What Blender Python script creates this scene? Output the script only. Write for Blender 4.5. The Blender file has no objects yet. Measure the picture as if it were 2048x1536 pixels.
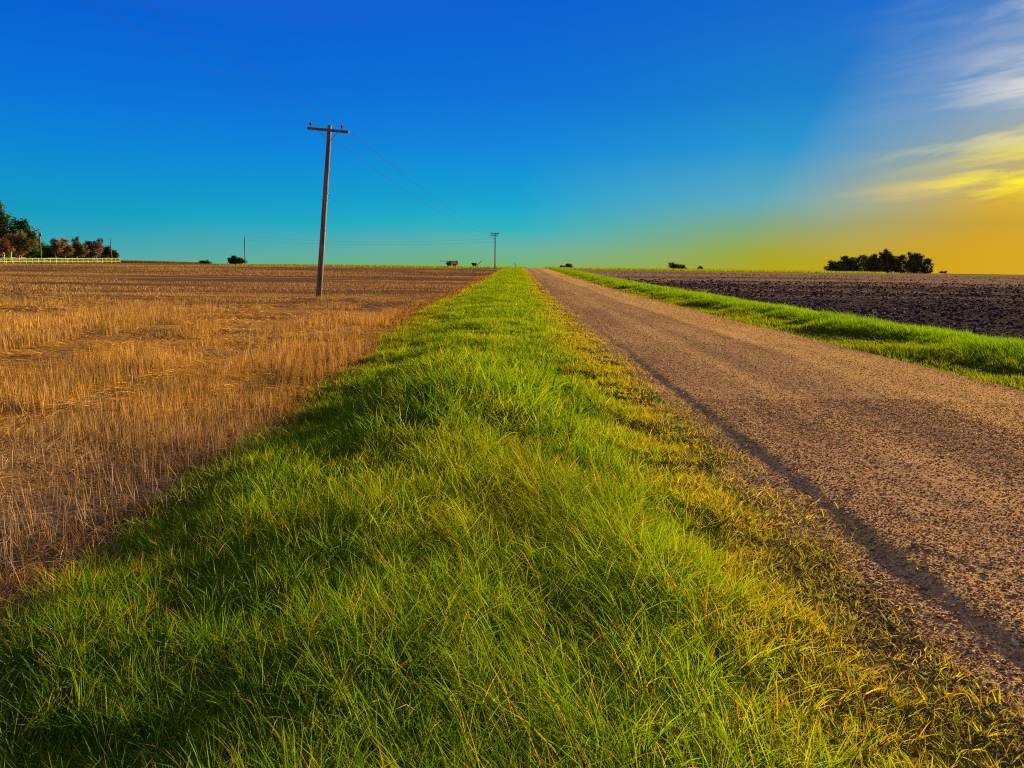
import bpy, bmesh, math, random
import numpy as np
from mathutils import Vector, Matrix

rng = np.random.default_rng(7)
random.seed(7)
scene = bpy.context.scene
COL = scene.collection
R = math.radians

# ------------------------------------------------------------------ numbers of the place
EYE = 1.6
PITCH, ROLL, YAW = 8.83, 0.80, 0.38
FPX = 1500.0                       # focal length for a 2048 px wide frame
SUN_AZ, SUN_EL = 43.0, 12.5        # degrees right of the road direction, degrees up
GLOW_AZ, GLOW_EL = 39.0, 7.5       # middle of the bright part of the sky below the veiled sun

def s2l(c):
    c = np.asarray(c, float) / 255.0
    return tuple(np.where(c <= 0.04045, c / 12.92, ((c + 0.055) / 1.055) ** 2.4))

def sstep(a, b, x):
    t = np.clip((np.asarray(x, float) - a) / (b - a), 0, 1)
    return t * t * (3 - 2 * t)

def _hash(ix, iy, seed):
    h = (ix.astype(np.int64) * 374761393 + iy.astype(np.int64) * 668265263 + seed * 974634777) & 0x7fffffff
    h = ((h ^ (h >> 13)) * 1274126177) & 0x7fffffff
    h = h ^ (h >> 16)
    return (h & 0xffff) / 65535.0

def vnoise(x, y, seed=0):
    x = np.asarray(x, float); y = np.asarray(y, float)
    ix = np.floor(x); iy = np.floor(y)
    fx = x - ix; fy = y - iy
    fx = fx * fx * (3 - 2 * fx); fy = fy * fy * (3 - 2 * fy)
    a = _hash(ix, iy, seed); b = _hash(ix + 1, iy, seed)
    c = _hash(ix, iy + 1, seed); d = _hash(ix + 1, iy + 1, seed)
    return (a * (1 - fx) + b * fx) * (1 - fy) + (c * (1 - fx) + d * fx) * fy

def fbm(x, y, seed=0, oct=3):
    s = 0; a = 0.5; tot = 0
    for k in range(oct):
        s = s + a * vnoise(np.asarray(x) * 2 ** k, np.asarray(y) * 2 ** k, seed + 17 * k); tot += a; a *= 0.5
    return s / tot

# ------------------------------------------------------------------ terrain
ROAD_L, ROAD_R = 2.2, 7.0
FIELD_END = 182.0

def XL(y):                         # left edge of the grass verge
    y = np.asarray(y, float)
    return -2.55 - 1.25 * sstep(5, 32, y) + 0.25 * (vnoise(y * 0.35, y * 0 + 3.3, 5) - 0.5) * sstep(2, 8, y) \
        + 0.5 * (vnoise(y * 0.09, y * 0 + 1.3, 6) - 0.5) * sstep(10, 30, y)

def XR(y):                         # right edge of the right-hand verge
    y = np.asarray(y, float)
    return 10.7 + 0.9 * sstep(15, 60, y) + 0.3 * (vnoise(y * 0.2, y * 0 + 9.3, 8) - 0.5)

def base(y):
    y = np.asarray(y, float)
    return 1.47 * sstep(22, 225, y) - 0.25 * sstep(300, 800, y)

def H(x, y):
    x = np.asarray(x, float); y = np.asarray(y, float)
    z = base(y)
    far = sstep(40, 170, y)
    xl = XL(y)
    z = z - 0.20 * (1 - 0.7 * far) * sstep(xl + 1.9, xl - 0.9, x)           # the stubble field lies lower
    z = z - 0.45 * sstep(30, 130, -x) * sstep(60, 160, y) * (1 - sstep(190, 245, y) * 0.75)
    nearv = np.exp(-((x + 0.6) / 1.0) ** 2) * (1 - 0.6 * far)
    z = z + 0.09 * nearv                                                    # hump of the verge
    rv = np.exp(-((x - 9.4) / 1.0) ** 2) * (1 - 0.6 * far)
    z = z + 0.12 * rv - 0.06 * np.exp(-((x - 7.4) / 0.45) ** 2)
    z = z - 0.12 * sstep(10.5, 12.5, x) * (1 - far)
    inv = sstep(xl - 0.2, xl + 0.6, x) * (1 - sstep(1.4, 2.2, x)) + sstep(7.2, 8.2, x) * (1 - sstep(10.5, 11.3, x))
    z = z + inv * 0.15 * (fbm(x * 2.2, y * 1.7, 21, 2) - 0.5)
    z = z - 0.15 * np.exp(-((x + 3.7) / 0.9) ** 2) * (1 - sstep(7, 15, y))
    fld = sstep(xl, xl - 0.6, x)
    z = z + fld * 0.10 * (fbm(x * 0.9, y * 1.2, 31, 3) - 0.5) * (1 - 0.5 * far)
    pl = sstep(11.2, 12.2, x)
    z = z + pl * 0.12 * (fbm(x * 1.6, y * 1.0, 41, 3) - 0.5) * (1 - 0.6 * far)
    return z

def HR(x, y):                      # road surface
    x = np.asarray(x, float); y = np.asarray(y, float)
    wob = 0.16 * (vnoise(y * 0.75, y * 0 + 2.1, 51) - 0.5) + 0.07 * (vnoise(y * 2.9, y * 0 + 3.1, 50) - 0.5) + 0.22 * (vnoise(y * 0.13, y * 0 + 7.7, 52) - 0.5)
    bx = ROAD_L + 0.0 + 0.6 * wob
    strength = 0.35 + 0.6 * vnoise(y * 0.4, y * 0 + 5.5, 53) + 0.55 * vnoise(y * 1.7, y * 0 + 4.5, 54)
    d = x - bx
    berm = np.where(d < 0, np.exp(-(d / 0.065) ** 2), np.exp(-(d / 0.45) ** 2))
    low = sstep(0.05, -0.16, d)
    ruts = -0.018 * (np.exp(-((x - 3.6) / 0.35) ** 2) + np.exp(-((x - 5.35) / 0.35) ** 2))
    z = base(y) + 0.085 * (1 - ((x - 4.4) / 2.7) ** 2).clip(-0.6, 1) + 0.0215 * berm * strength * (1 - 0.85 * sstep(7, 22, y)) - 0.008 * low + ruts
    z = z + 0.018 * (fbm(x * 5, y * 5, 55, 3) - 0.5) + 0.005 * (vnoise(x * 22, y * 22, 57) - 0.5) * (1 - sstep(10, 25, y))
    edge = 0.09 * (sstep(1.7, 1.35, x) + sstep(ROAD_R + 0.0, ROAD_R + 0.5, x))
    return z - edge

def surf(x, y):                    # whichever sheet is on top
    return np.where((np.asarray(x) > 1.5) & (np.asarray(x) < 7.2), np.maximum(HR(x, y), H(x, y) - 0.10 * ((np.asarray(x) > 1.9) & (np.asarray(x) < 7.0))), H(x, y))

# ------------------------------------------------------------------ tags and mesh helpers
def tag(o, label=None, cat=None, group=None, kind=None):
    if label: o['label'] = label
    if cat: o['category'] = cat
    if group: o['group'] = group
    if kind: o['kind'] = kind
    return o

def link(name, me, mat, parent=None):
    o = bpy.data.objects.new(name, me); COL.objects.link(o)
    if mat is not None and not me.materials: me.materials.append(mat)
    if parent is not None: o.parent = parent
    return o

def thing(name, loc, label, cat, group=None, rz=0.0):
    o = bpy.data.objects.new(name, None); COL.objects.link(o)
    o.empty_display_size = 0.5
    o.location = loc; o.rotation_euler = (0, 0, rz)
    return tag(o, label, cat, group)

def arr_mesh(name, verts, quads=None, tris=None, colors=None, smooth=False):
    me = bpy.data.meshes.new(name)
    verts = np.ascontiguousarray(verts, np.float32)
    nq = 0 if quads is None else len(quads); nt = 0 if tris is None else len(tris)
    me.vertices.add(len(verts)); me.vertices.foreach_set('co', verts.ravel())
    idx = []; st = []; n = 0
    if nq: idx.append(np.asarray(quads, np.int32).ravel()); st.append(np.arange(nq) * 4)
    if nt: idx.append(np.asarray(tris, np.int32).ravel()); st.append(nq * 4 + np.arange(nt) * 3)
    idx = np.concatenate(idx); st = np.concatenate(st).astype(np.int32)
    me.loops.add(len(idx)); me.loops.foreach_set('vertex_index', idx)
    me.polygons.add(nq + nt); me.polygons.foreach_set('loop_start', st)
    if smooth: me.polygons.foreach_set('use_smooth', np.ones(nq + nt, bool))
    me.update(calc_edges=True)
    if colors is not None:
        a = me.color_attributes.new('Col', 'FLOAT_COLOR', 'POINT')
        c = np.ones((len(verts), 4), np.float32); c[:, :3] = colors
        a.data.foreach_set('color', c.ravel())
    return me

class MB:
    """collects boxes, tubes and revolved shapes into one mesh"""
    def __init__(s): s.bm = bmesh.new()
    def box(s, c, size, rot=None, bev=0.0):
        r = bmesh.ops.create_cube(s.bm, size=1.0)
        vs = r['verts']
        M = Matrix.Translation(c) @ (rot.to_4x4() if rot is not None else Matrix()) @ Matrix.Diagonal((*size, 1))
        bmesh.ops.transform(s.bm, matrix=M, verts=vs)
        if bev > 0:
            es = list({e for v in vs for e in v.link_edges})
            bmesh.ops.bevel(s.bm, geom=es, offset=bev, segments=1, affect='EDGES', profile=0.5)
        return s
    def hexa(s, pts):               # 8 corners: bottom four then top four
        v = [s.bm.verts.new(p) for p in pts]
        for f in ((3, 2, 1, 0), (4, 5, 6, 7), (0, 1, 5, 4), (1, 2, 6, 5), (2, 3, 7, 6), (3, 0, 4, 7)):
            s.bm.faces.new([v[i] for i in f])
        return s
    def prism(s, prof, y0, y1):     # outline in (x, z), extruded along y
        a = [s.bm.verts.new((x, y0, z)) for x, z in prof]; b = [s.bm.verts.new((x, y1, z)) for x, z in prof]
        n = len(prof)
        s.bm.faces.new(a); s.bm.faces.new(b[::-1])
        for i in range(n): s.bm.faces.new((a[i], b[i], b[(i + 1) % n], a[(i + 1) % n]))
        return s
    def tube(s, pts, rad, n=8, cap=True):
        pts = [Vector(p) for p in pts]
        if not hasattr(rad, '__len__'): rad = [rad] * len(pts)
        rings = []
        for i, p in enumerate(pts):
            d = (pts[min(i + 1, len(pts) - 1)] - pts[max(i - 1, 0)]).normalized()
            a = d.orthogonal().normalized() if abs(d.z) > 0.95 else d.cross(Vector((0, 0, 1))).normalized()
            b = d.cross(a)
            rings.append([s.bm.verts.new(p + (a * math.cos(k * 2 * math.pi / n) + b * math.sin(k * 2 * math.pi / n)) * rad[i]) for k in range(n)])
        for r0, r1 in zip(rings, rings[1:]):
            for k in range(n): s.bm.faces.new((r0[k], r0[(k + 1) % n], r1[(k + 1) % n], r1[k]))
        if cap:
            s.bm.faces.new(rings[0][::-1]); s.bm.faces.new(rings[-1])
        return s
    def build(s, name, mat, parent=None, smooth=False):
        bmesh.ops.recalc_face_normals(s.bm, faces=s.bm.faces)
        me = bpy.data.meshes.new(name); s.bm.to_mesh(me); s.bm.free()
        if smooth:
            for p in me.polygons: p.use_smooth = True
        return link(name, me, mat, parent)

# ------------------------------------------------------------------ materials
def nodes(name):
    m = bpy.data.materials.new(name); m.use_nodes = True
    nt = m.node_tree; nt.nodes.clear()
    out = nt.nodes.new('ShaderNodeOutputMaterial')
    return m, nt, out

def N(nt, t, **kw):
    n = nt.nodes.new(t)
    for k, v in kw.items(): setattr(n, k, v)
    return n

def setin(n, **kw):
    for k, v in kw.items():
        n.inputs[k.replace('_', ' ')].default_value = v
    return n

def ramp(nt, fac, stops, interp='LINEAR'):
    r = N(nt, 'ShaderNodeValToRGB'); cr = r.color_ramp; cr.interpolation = interp
    while len(cr.elements) < len(stops): cr.elements.new(0.5)
    for e, (p, c) in zip(cr.elements, stops):
        e.position = p; e.color = (*c, 1) if hasattr(c, '__len__') else (c, c, c, 1)
    if fac is not None: nt.links.new(fac, r.inputs['Fac'])
    return r.outputs['Color']

def mixc(nt, fac, a, b, mode='MIX'):
    m = N(nt, 'ShaderNodeMix', data_type='RGBA', blend_type=mode)
    for sock, v in ((m.inputs[0], fac), (m.inputs[6], a), (m.inputs[7], b)):
        if isinstance(v, bpy.types.NodeSocket): nt.links.new(v, sock)
        else: sock.default_value = v if not hasattr(v, '__len__') else (*v, 1)[:4]
    return m.outputs[2]

def noise(nt, vec, scale, detail=4, rough=0.6, dist=0.0):
    n = N(nt, 'ShaderNodeTexNoise'); setin(n, Scale=scale, Detail=detail, Roughness=rough, Distortion=dist)
    if vec is not None: nt.links.new(vec, n.inputs['Vector'])
    return n.outputs['Fac']

def mapping(nt, vec, scale=(1, 1, 1), rot=(0, 0, 0)):
    m = N(nt, 'ShaderNodeMapping'); m.inputs['Scale'].default_value = scale; m.inputs['Rotation'].default_value = rot
    nt.links.new(vec, m.inputs['Vector']); return m.outputs['Vector']

def math_(nt, op, a, b=None, clamp=False):
    m = N(nt, 'ShaderNodeMath', operation=op); m.use_clamp = clamp
    for i, v in enumerate((a, b)):
        if v is None: continue
        if isinstance(v, bpy.types.NodeSocket): nt.links.new(v, m.inputs[i])
        else: m.inputs[i].default_value = v
    return m.outputs[0]

def bump(nt, h, strength, dist, normal=None):
    b = N(nt, 'ShaderNodeBump'); b.inputs['Strength'].default_value = strength; b.inputs['Distance'].default_value = dist
    nt.links.new(h, b.inputs['Height'])
    if normal is not None: nt.links.new(normal, b.inputs['Normal'])
    return b.outputs['Normal']

def principled(nt, out, color, rough=0.8, spec=0.2, normal=None, metal=0.0):
    p = N(nt, 'ShaderNodeBsdfPrincipled')
    if isinstance(color, bpy.types.NodeSocket): nt.links.new(color, p.inputs['Base Color'])
    else: p.inputs['Base Color'].default_value = (*color, 1)
    p.inputs['Roughness'].default_value = rough; p.inputs['Specular IOR Level'].default_value = spec
    p.inputs['Metallic'].default_value = metal
    if normal is not None: nt.links.new(normal, p.inputs['Normal'])
    nt.links.new(p.outputs[0], out.inputs['Surface'])
    return p

def objco(nt): return N(nt, 'ShaderNodeTexCoord').outputs['Object']

def mat_plain(name, color, rough=0.7, spec=0.3, var=0.35, scale=3.0, metal=0.0):
    m, nt, out = nodes(name); co = objco(nt)
    n = noise(nt, co, scale, 5, 0.65)
    c = ramp(nt, n, [(0.3, tuple(np.array(color) * (1 - var))), (0.7, tuple(np.minimum(1, np.array(color) * (1 + var))))])
    principled(nt, out, c, rough, spec, bump(nt, n, 0.2, 0.02), metal)
    return m

def mat_blade(name, trans=0.5, rough=0.6, spec=0.0, tint=(1.3, 1.25, 0.5)):
    m, nt, out = nodes(name)
    a = N(nt, 'ShaderNodeAttribute', attribute_name='Col')
    p = N(nt, 'ShaderNodeBsdfPrincipled'); nt.links.new(a.outputs['Color'], p.inputs['Base Color'])
    p.inputs['Roughness'].default_value = rough; p.inputs['Specular IOR Level'].default_value = spec
    if trans <= 0:
        nt.links.new(p.outputs[0], out.inputs['Surface']); return m
    t = N(nt, 'ShaderNodeBsdfTranslucent')
    nt.links.new(mixc(nt, 1.0, a.outputs['Color'], tint, 'MULTIPLY'), t.inputs['Color'])
    mx = N(nt, 'ShaderNodeMixShader'); mx.inputs[0].default_value = trans
    nt.links.new(p.outputs[0], mx.inputs[1]); nt.links.new(t.outputs[0], mx.inputs[2])
    nt.links.new(mx.outputs[0], out.inputs['Surface'])
    return m

def mat_attr(name, rough=0.85, spec=0.15, scale=60.0, var=0.3):
    m, nt, out = nodes(name); co = objco(nt)
    a = N(nt, 'ShaderNodeAttribute', attribute_name='Col')
    n = noise(nt, co, scale, 3, 0.6)
    c = mixc(nt, 1.0, a.outputs['Color'], ramp(nt, n, [(0.3, 1 - var), (0.7, 1.0)]), 'MULTIPLY')
    principled(nt, out, c, rough, spec, bump(nt, n, 0.3, 0.004))
    return m

def mat_ground():
    m, nt, out = nodes('verge soil'); co = objco(nt)
    big = noise(nt, co, 0.35, 4); sm = noise(nt, co, 9.0, 6, 0.7)
    earth = ramp(nt, sm, [(0.25, (0.05, 0.034, 0.022)), (0.55, (0.10, 0.07, 0.04)), (0.8, (0.17, 0.12, 0.07))])
    turf = ramp(nt, sm, [(0.25, (0.035, 0.05, 0.008)), (0.6, (0.07, 0.095, 0.012)), (0.85, (0.15, 0.14, 0.03))])
    near = mixc(nt, ramp(nt, big, [(0.35, 0.0), (0.6, 1.0)]), turf, earth)
    farc = ramp(nt, noise(nt, mapping(nt, co, (0.02, 0.09, 1)), 1.0, 5), [(0.35, (0.085, 0.085, 0.012)), (0.5, (0.15, 0.12, 0.02)), (0.65, (0.075, 0.06, 0.02))])
    sx = N(nt, 'ShaderNodeSeparateXYZ'); nt.links.new(co, sx.inputs[0])
    mr = N(nt, 'ShaderNodeMapRange'); nt.links.new(sx.outputs['Y'], mr.inputs[0])
    mr.inputs[1].default_value = 120; mr.inputs[2].default_value = 185
    c = mixc(nt, mr.outputs[0], near, farc)
    principled(nt, out, c, 0.95, 0.0, bump(nt, sm, 0.7, 0.04))
    return m

def mat_stubble_soil():
    m, nt, out = nodes('stubble soil'); co = objco(nt)
    fine = noise(nt, co, 7.0, 8, 0.75)
    fib = noise(nt, mapping(nt, co, (14, 55, 20), (0, 0, 0.6)), 1.0, 4, 0.7)
    band = noise(nt, mapping(nt, co, (0.035, 0.16, 0.1)), 1.0, 6, 0.62)
    soil = ramp(nt, fine, [(0.3, (0.034, 0.02, 0.018)), (0.5, (0.085, 0.048, 0.034)), (0.75, (0.18, 0.105, 0.055))])
    straw = ramp(nt, fib, [(0.3, (0.13, 0.065, 0.02)), (0.55, (0.34, 0.185, 0.05)), (0.75, (0.50, 0.30, 0.09))])
    f = math_(nt, 'ADD', math_(nt, 'MULTIPLY', fine, 0.42), math_(nt, 'MULTIPLY', band, 0.95))
    sx = N(nt, 'ShaderNodeSeparateXYZ'); nt.links.new(co, sx.inputs[0])
    mr = N(nt, 'ShaderNodeMapRange'); nt.links.new(sx.outputs['Y'], mr.inputs[0])
    mr.inputs[1].default_value = 22; mr.inputs[2].default_value = 45
    f = math_(nt, 'SUBTRACT', f, math_(nt, 'MULTIPLY', mr.outputs[0], 0.12))
    c = mixc(nt, ramp(nt, f, [(0.58, 0.0), (0.78, 1.0)]), soil, straw)
    h = math_(nt, 'ADD', fine, math_(nt, 'MULTIPLY', band, 1.5))
    principled(nt, out, c, 0.95, 0.0, bump(nt, h, 0.9, 0.08))
    return m

def mat_ploughed():
    m, nt, out = nodes('ploughed soil'); co = objco(nt)
    fine = noise(nt, co, 5.0, 9, 0.78)
    v = N(nt, 'ShaderNodeTexVoronoi'); nt.links.new(co, v.inputs['Vector']); v.inputs['Scale'].default_value = 11.0
    band = noise(nt, mapping(nt, co, (0.02, 0.075, 0.1), (0, 0, 0.12)), 1.0, 4, 0.55)
    speck = noise(nt, mapping(nt, co, (9, 4, 9)), 1.0, 6, 0.8)
    dark = ramp(nt, fine, [(0.3, (0.018, 0.0135, 0.015)), (0.6, (0.05, 0.036, 0.035)), (0.8, (0.11, 0.08, 0.068))])
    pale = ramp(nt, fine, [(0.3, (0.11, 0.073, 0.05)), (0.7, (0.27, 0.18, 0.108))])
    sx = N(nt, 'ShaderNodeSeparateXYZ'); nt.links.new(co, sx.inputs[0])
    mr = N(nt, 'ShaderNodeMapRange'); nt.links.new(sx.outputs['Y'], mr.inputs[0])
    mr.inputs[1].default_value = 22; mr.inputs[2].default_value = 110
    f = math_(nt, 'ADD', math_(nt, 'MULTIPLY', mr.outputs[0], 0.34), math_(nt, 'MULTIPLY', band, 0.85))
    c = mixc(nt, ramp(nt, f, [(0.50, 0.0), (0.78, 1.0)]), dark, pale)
    c = mixc(nt, ramp(nt, speck, [(0.62, 0.0), (0.68, 0.8)]), c, (0.26, 0.18, 0.15))
    h = math_(nt, 'ADD', math_(nt, 'MULTIPLY', v.outputs['Distance'], 0.5), fine)
    principled(nt, out, c, 0.95, 0.0, bump(nt, h, 0.8, 0.05))
    return m

def mat_road():
    m, nt, out = nodes('road gravel'); co = objco(nt)
    v = N(nt, 'ShaderNodeTexVoronoi'); nt.links.new(co, v.inputs['Vector']); v.inputs['Scale'].default_value = 62.0
    v2 = N(nt, 'ShaderNodeTexVoronoi'); nt.links.new(co, v2.inputs['Vector']); v2.inputs['Scale'].default_value = 19.0
    n1 = noise(nt, co, 11.0, 6, 0.75); n2 = noise(nt, mapping(nt, co, (1.0, 0.03, 1)), 1.6, 4, 0.55)
    cv = N(nt, 'ShaderNodeSeparateColor'); nt.links.new(v.outputs['Color'], cv.inputs[0])
    stone = ramp(nt, cv.outputs[0], [(0.0, (0.13, 0.075, 0.048)), (0.35, (0.25, 0.145, 0.082)), (0.7, (0.38, 0.225, 0.10)), (1.0, (0.54, 0.36, 0.16))])
    dust_and_sun = ramp(nt, n2, [(0.35, (0.17, 0.095, 0.062)), (0.65, (0.44, 0.255, 0.095))])
    sx = N(nt, 'ShaderNodeSeparateXYZ'); nt.links.new(co, sx.inputs[0])
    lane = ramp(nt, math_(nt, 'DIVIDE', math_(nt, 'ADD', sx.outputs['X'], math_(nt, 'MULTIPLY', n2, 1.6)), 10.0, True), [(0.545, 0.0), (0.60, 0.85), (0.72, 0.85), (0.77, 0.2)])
    dust_and_sun = mixc(nt, lane, dust_and_sun, (0.52, 0.30, 0.085))  # golden right lane: low sun on its slope, put into the colour
    c = mixc(nt, ramp(nt, n1, [(0.35, 0.25), (0.7, 0.75)]), stone, dust_and_sun)
    sepd = math_(nt, 'SUBTRACT', 1.0, v.outputs['Distance'])
    sep2 = math_(nt, 'SUBTRACT', 1.0, v2.outputs['Distance'])
    h = math_(nt, 'ADD', math_(nt, 'MULTIPLY', sepd, 0.35), math_(nt, 'ADD', math_(nt, 'MULTIPLY', sep2, 0.25), math_(nt, 'MULTIPLY', n1, 0.45)))
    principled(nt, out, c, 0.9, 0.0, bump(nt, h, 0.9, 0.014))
    return m

M = {}
M['ground'] = mat_ground(); M['stubble'] = mat_stubble_soil(); M['plough'] = mat_ploughed(); M['road'] = mat_road()
M['grass'] = mat_blade('grass blade'); M['straw'] = mat_blade('straw', 0.22, 0.7, 0.0, (1.1, 0.95, 0.6))
M['stone'] = mat_attr('stone', 0.85, 0.0, 70, 0.35); M['clod'] = mat_attr('clod', 0.95, 0.0, 20, 0.4)
M['leaf'] = mat_blade('leaf', 0.35, 0.6, 0.0)

def mat_wood():
    m, nt, out = nodes('weathered pole wood'); co = objco(nt)
    g = noise(nt, mapping(nt, co, (34, 34, 0.9)), 1.0, 6, 0.7); st = noise(nt, mapping(nt, co, (5, 5, 0.45)), 1.0, 4, 0.6)
    c = ramp(nt, g, [(0.3, (0.075, 0.05, 0.035)), (0.5, (0.20, 0.145, 0.105)), (0.7, (0.33, 0.25, 0.18))])
    c = mixc(nt, ramp(nt, st, [(0.45, 0.0), (0.62, 0.65)]), c, (0.06, 0.045, 0.035))
    principled(nt, out, c, 0.9, 0.1, bump(nt, g, 0.6, 0.02))
    return m
M['wood'] = mat_wood()
M['bark'] = mat_plain('bark', (0.09, 0.065, 0.05), 0.9, 0.1, 0.4, 6)
M['palebark'] = mat_plain('pale bark', (0.26, 0.20, 0.15), 0.9, 0.1, 0.3, 6)
M['metal'] = mat_plain('dull galvanised steel', (0.20, 0.20, 0.20), 0.5, 0.4, 0.25, 8, 0.6)
M['porcelain'] = mat_plain('dark glazed porcelain', (0.05, 0.05, 0.07), 0.15, 0.6, 0.15, 5)
M['wire'] = mat_plain('weathered conductor', (0.015, 0.04, 0.12), 0.9, 0.02, 0.2, 2)
M['white'] = mat_plain('white rail tinted as in low sun', (0.30, 0.35, 0.07), 0.7, 0.15, 0.2, 2)  # yellow of the low sun put into the white rail colour
M['grey_rail'] = mat_plain('greyed rail', (0.22, 0.20, 0.20), 0.7, 0.2, 0.2, 2)
M['yellow'] = mat_plain('yellow machine paint', (0.85, 0.55, 0.05), 0.45, 0.4, 0.15, 1.5)
M['dark'] = mat_plain('dark machine panel', (0.05, 0.06, 0.06), 0.5, 0.4, 0.3, 1.5)
M['green'] = mat_plain('dark green machine paint', (0.03, 0.075, 0.07), 0.45, 0.4, 0.25, 1.5)
M['tyre'] = mat_plain('tyre rubber', (0.03, 0.03, 0.03), 0.85, 0.2, 0.3, 4)
M['rust'] = mat_plain('rusty steel', (0.14, 0.07, 0.04), 0.8, 0.2, 0.4, 5)
m_, nt_, out_ = nodes('tinted cab glass'); principled(nt_, out_, ramp(nt_, noise(nt_, objco(nt_), 2.0), [(0.3, (0.02, 0.03, 0.035)), (0.7, (0.04, 0.05, 0.055))]), 0.1, 0.6); M['glass'] = m_

# ------------------------------------------------------------------ ground sheets
def geo(a, b, first, ratio):
    out = [a]; st = first
    while out[-1] < b:
        out.append(out[-1] + st); st *= ratio
    out[-1] = b
    return out

xs = sorted(set(np.round(np.concatenate([
    -np.array(geo(6.0, 2600.0, 0.22, 1.075)), np.arange(-5.8, 14.01, 0.2), geo(14.2, 2600.0, 0.22, 1.075), [-2.6, 11.0]]), 4)))
xs = np.array(xs)
ys = np.array(list(np.arange(-6, 26, 0.22)) + geo(26.0, FIELD_END, 0.24, 1.02)[:-1] + geo(FIELD_END, 2600.0, 1.5, 1.05))
S, Yg = np.meshgrid(xs, ys)
# bend the columns so that the sheets meet along the real edges of the verges
wl = np.where(S <= -2.6, np.exp(-((S + 2.6) / 40) ** 2), 1 - sstep(-2.6, 0.4, S))
Xg = S + (XL(Yg) + 2.6) * wl
wr = np.where(S >= 11.0, np.exp(-((S - 11.0) / 40) ** 2), sstep(8.0, 11.0, S))
Xg = Xg + (XR(Yg) - 11.0) * wr
Zg = H(Xg, Yg) - 0.10 * ((S > 1.95) & (S < 6.95))
i0 = int(np.argmin(abs(xs + 2.6))); i1 = int(np.argmin(abs(xs - 11.0))); jF = int(np.argmin(abs(ys - FIELD_END)))

def sheet(name, mask, mat):
    idx = -np.ones(S.shape, int)
    jj, ii = np.nonzero(mask)                       # cells
    use = np.zeros(S.shape, bool)
    for dj, di in ((0, 0), (0, 1), (1, 0), (1, 1)): use[jj + dj, ii + di] = True
    idx[use] = np.arange(use.sum())
    v = np.stack([Xg[use], Yg[use], Zg[use]], 1)
    q = np.stack([idx[jj, ii], idx[jj, ii + 1], idx[jj + 1, ii + 1], idx[jj + 1, ii]], 1)
    return tag(link(name, arr_mesh(name, v, q, smooth=True), mat), kind='structure')

J, I = np.mgrid[0:len(ys) - 1, 0:len(xs) - 1]
left = (I < i0) & (J < jF); right = (I >= i1) & (J < jF + 12)
right &= ~((J >= jF) & (I < np.argmin(abs(xs - 95))))
sheet('ground', ~(left | right), M['ground'])
sheet('stubble_field', left, M['stubble'])
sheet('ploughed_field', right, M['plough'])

rx = np.concatenate([np.arange(1.30, 3.2, 0.035), np.arange(3.2, 7.55, 0.07)])
ry = np.array(list(np.arange(-6, 1.5, 0.2)) + list(np.arange(1.5, 14, 0.05)) + geo(14.0, 60.0, 0.06, 1.012)[:-1] + geo(60.0, 460.0, 0.7, 1.03))
RX, RY = np.meshgrid(rx, ry)
RZ = HR(RX, RY)
n1, n2 = len(rx), len(ry)
idx = np.arange(n1 * n2).reshape(n2, n1)
q = np.stack([idx[:-1, :-1].ravel(), idx[:-1, 1:].ravel(), idx[1:, 1:].ravel(), idx[1:, :-1].ravel()], 1)
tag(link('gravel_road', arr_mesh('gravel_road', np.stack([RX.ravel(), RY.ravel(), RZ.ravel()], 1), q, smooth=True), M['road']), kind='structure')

# ------------------------------------------------------------------ blades of grass and straw
def blades(px, py, pz, L, w, az, a0, a1, col_root, col_tip, K):
    """ribbons that leave the ground at angle a0 from the vertical and end at a1, bending towards az"""
    n = len(px)
    t = np.linspace(0, 1, K + 1)
    ang = a0[:, None] + (a1 - a0)[:, None] * ((t[:-1] + t[1:]) / 2)[None] ** 1.2
    ds = (L / K)[:, None]
    hor = np.concatenate([np.zeros((n, 1)), np.cumsum(np.sin(ang) * ds, 1)], 1)
    ver = np.concatenate([np.zeros((n, 1)), np.cumsum(np.cos(ang) * ds, 1)], 1)
    dx, dy = np.cos(az)[:, None], np.sin(az)[:, None]
    cx = px[:, None] + hor * dx; cy = py[:, None] + hor * dy; cz = pz[:, None] + ver
    tw = rng.uniform(-1.3, 1.3, n)[:, None]                        # each blade is turned about its own length
    am = a0[:, None] + (a1 - a0)[:, None] * t[None, :K] ** 1.2
    ct, st_ = np.cos(tw), np.sin(tw)
    wx = -dy * ct + dx * np.cos(am) * st_; wy = dx * ct + dy * np.cos(am) * st_; wz = -np.sin(am) * st_
    prof = (1 - t[:K] ** 2.0 * 0.75) * 0.5
    prof[0] *= 0.75
    hw = w[:, None] * prof[None]
    V = np.empty((n, 2 * K + 1, 3), np.float32)
    for ax_, (cc, ww) in enumerate(((cx, wx), (cy, wy), (cz, wz))):
        V[:, 0:2 * K:2, ax_] = cc[:, :K] + hw * ww; V[:, 1:2 * K:2, ax_] = cc[:, :K] - hw * ww
        V[:, 2 * K, ax_] = cc[:, K]
    C = np.empty((n, 2 * K + 1, 3), np.float32)
    tt = np.concatenate([np.repeat(t[:K], 2), [1.0]])
    C[:] = col_root[:, None, :] + (col_tip - col_root)[:, None, :] * (tt ** 1.5)[None, :, None]
    b = (np.arange(n) * (2 * K + 1))[:, None, None]
    qd = np.array([[2 * k, 2 * k + 1, 2 * k + 3, 2 * k + 2] for k in range(K - 1)]).reshape(-1, 4)
    Q = (b + qd[None]).reshape(-1, 4) if K > 1 else np.zeros((0, 4), int)
    T = (b[:, :, 0] + np.array([[2 * K - 2, 2 * K - 1, 2 * K]])).reshape(-1, 3)
    return V.reshape(-1, 3), Q, T, C.reshape(-1, 3)

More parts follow.
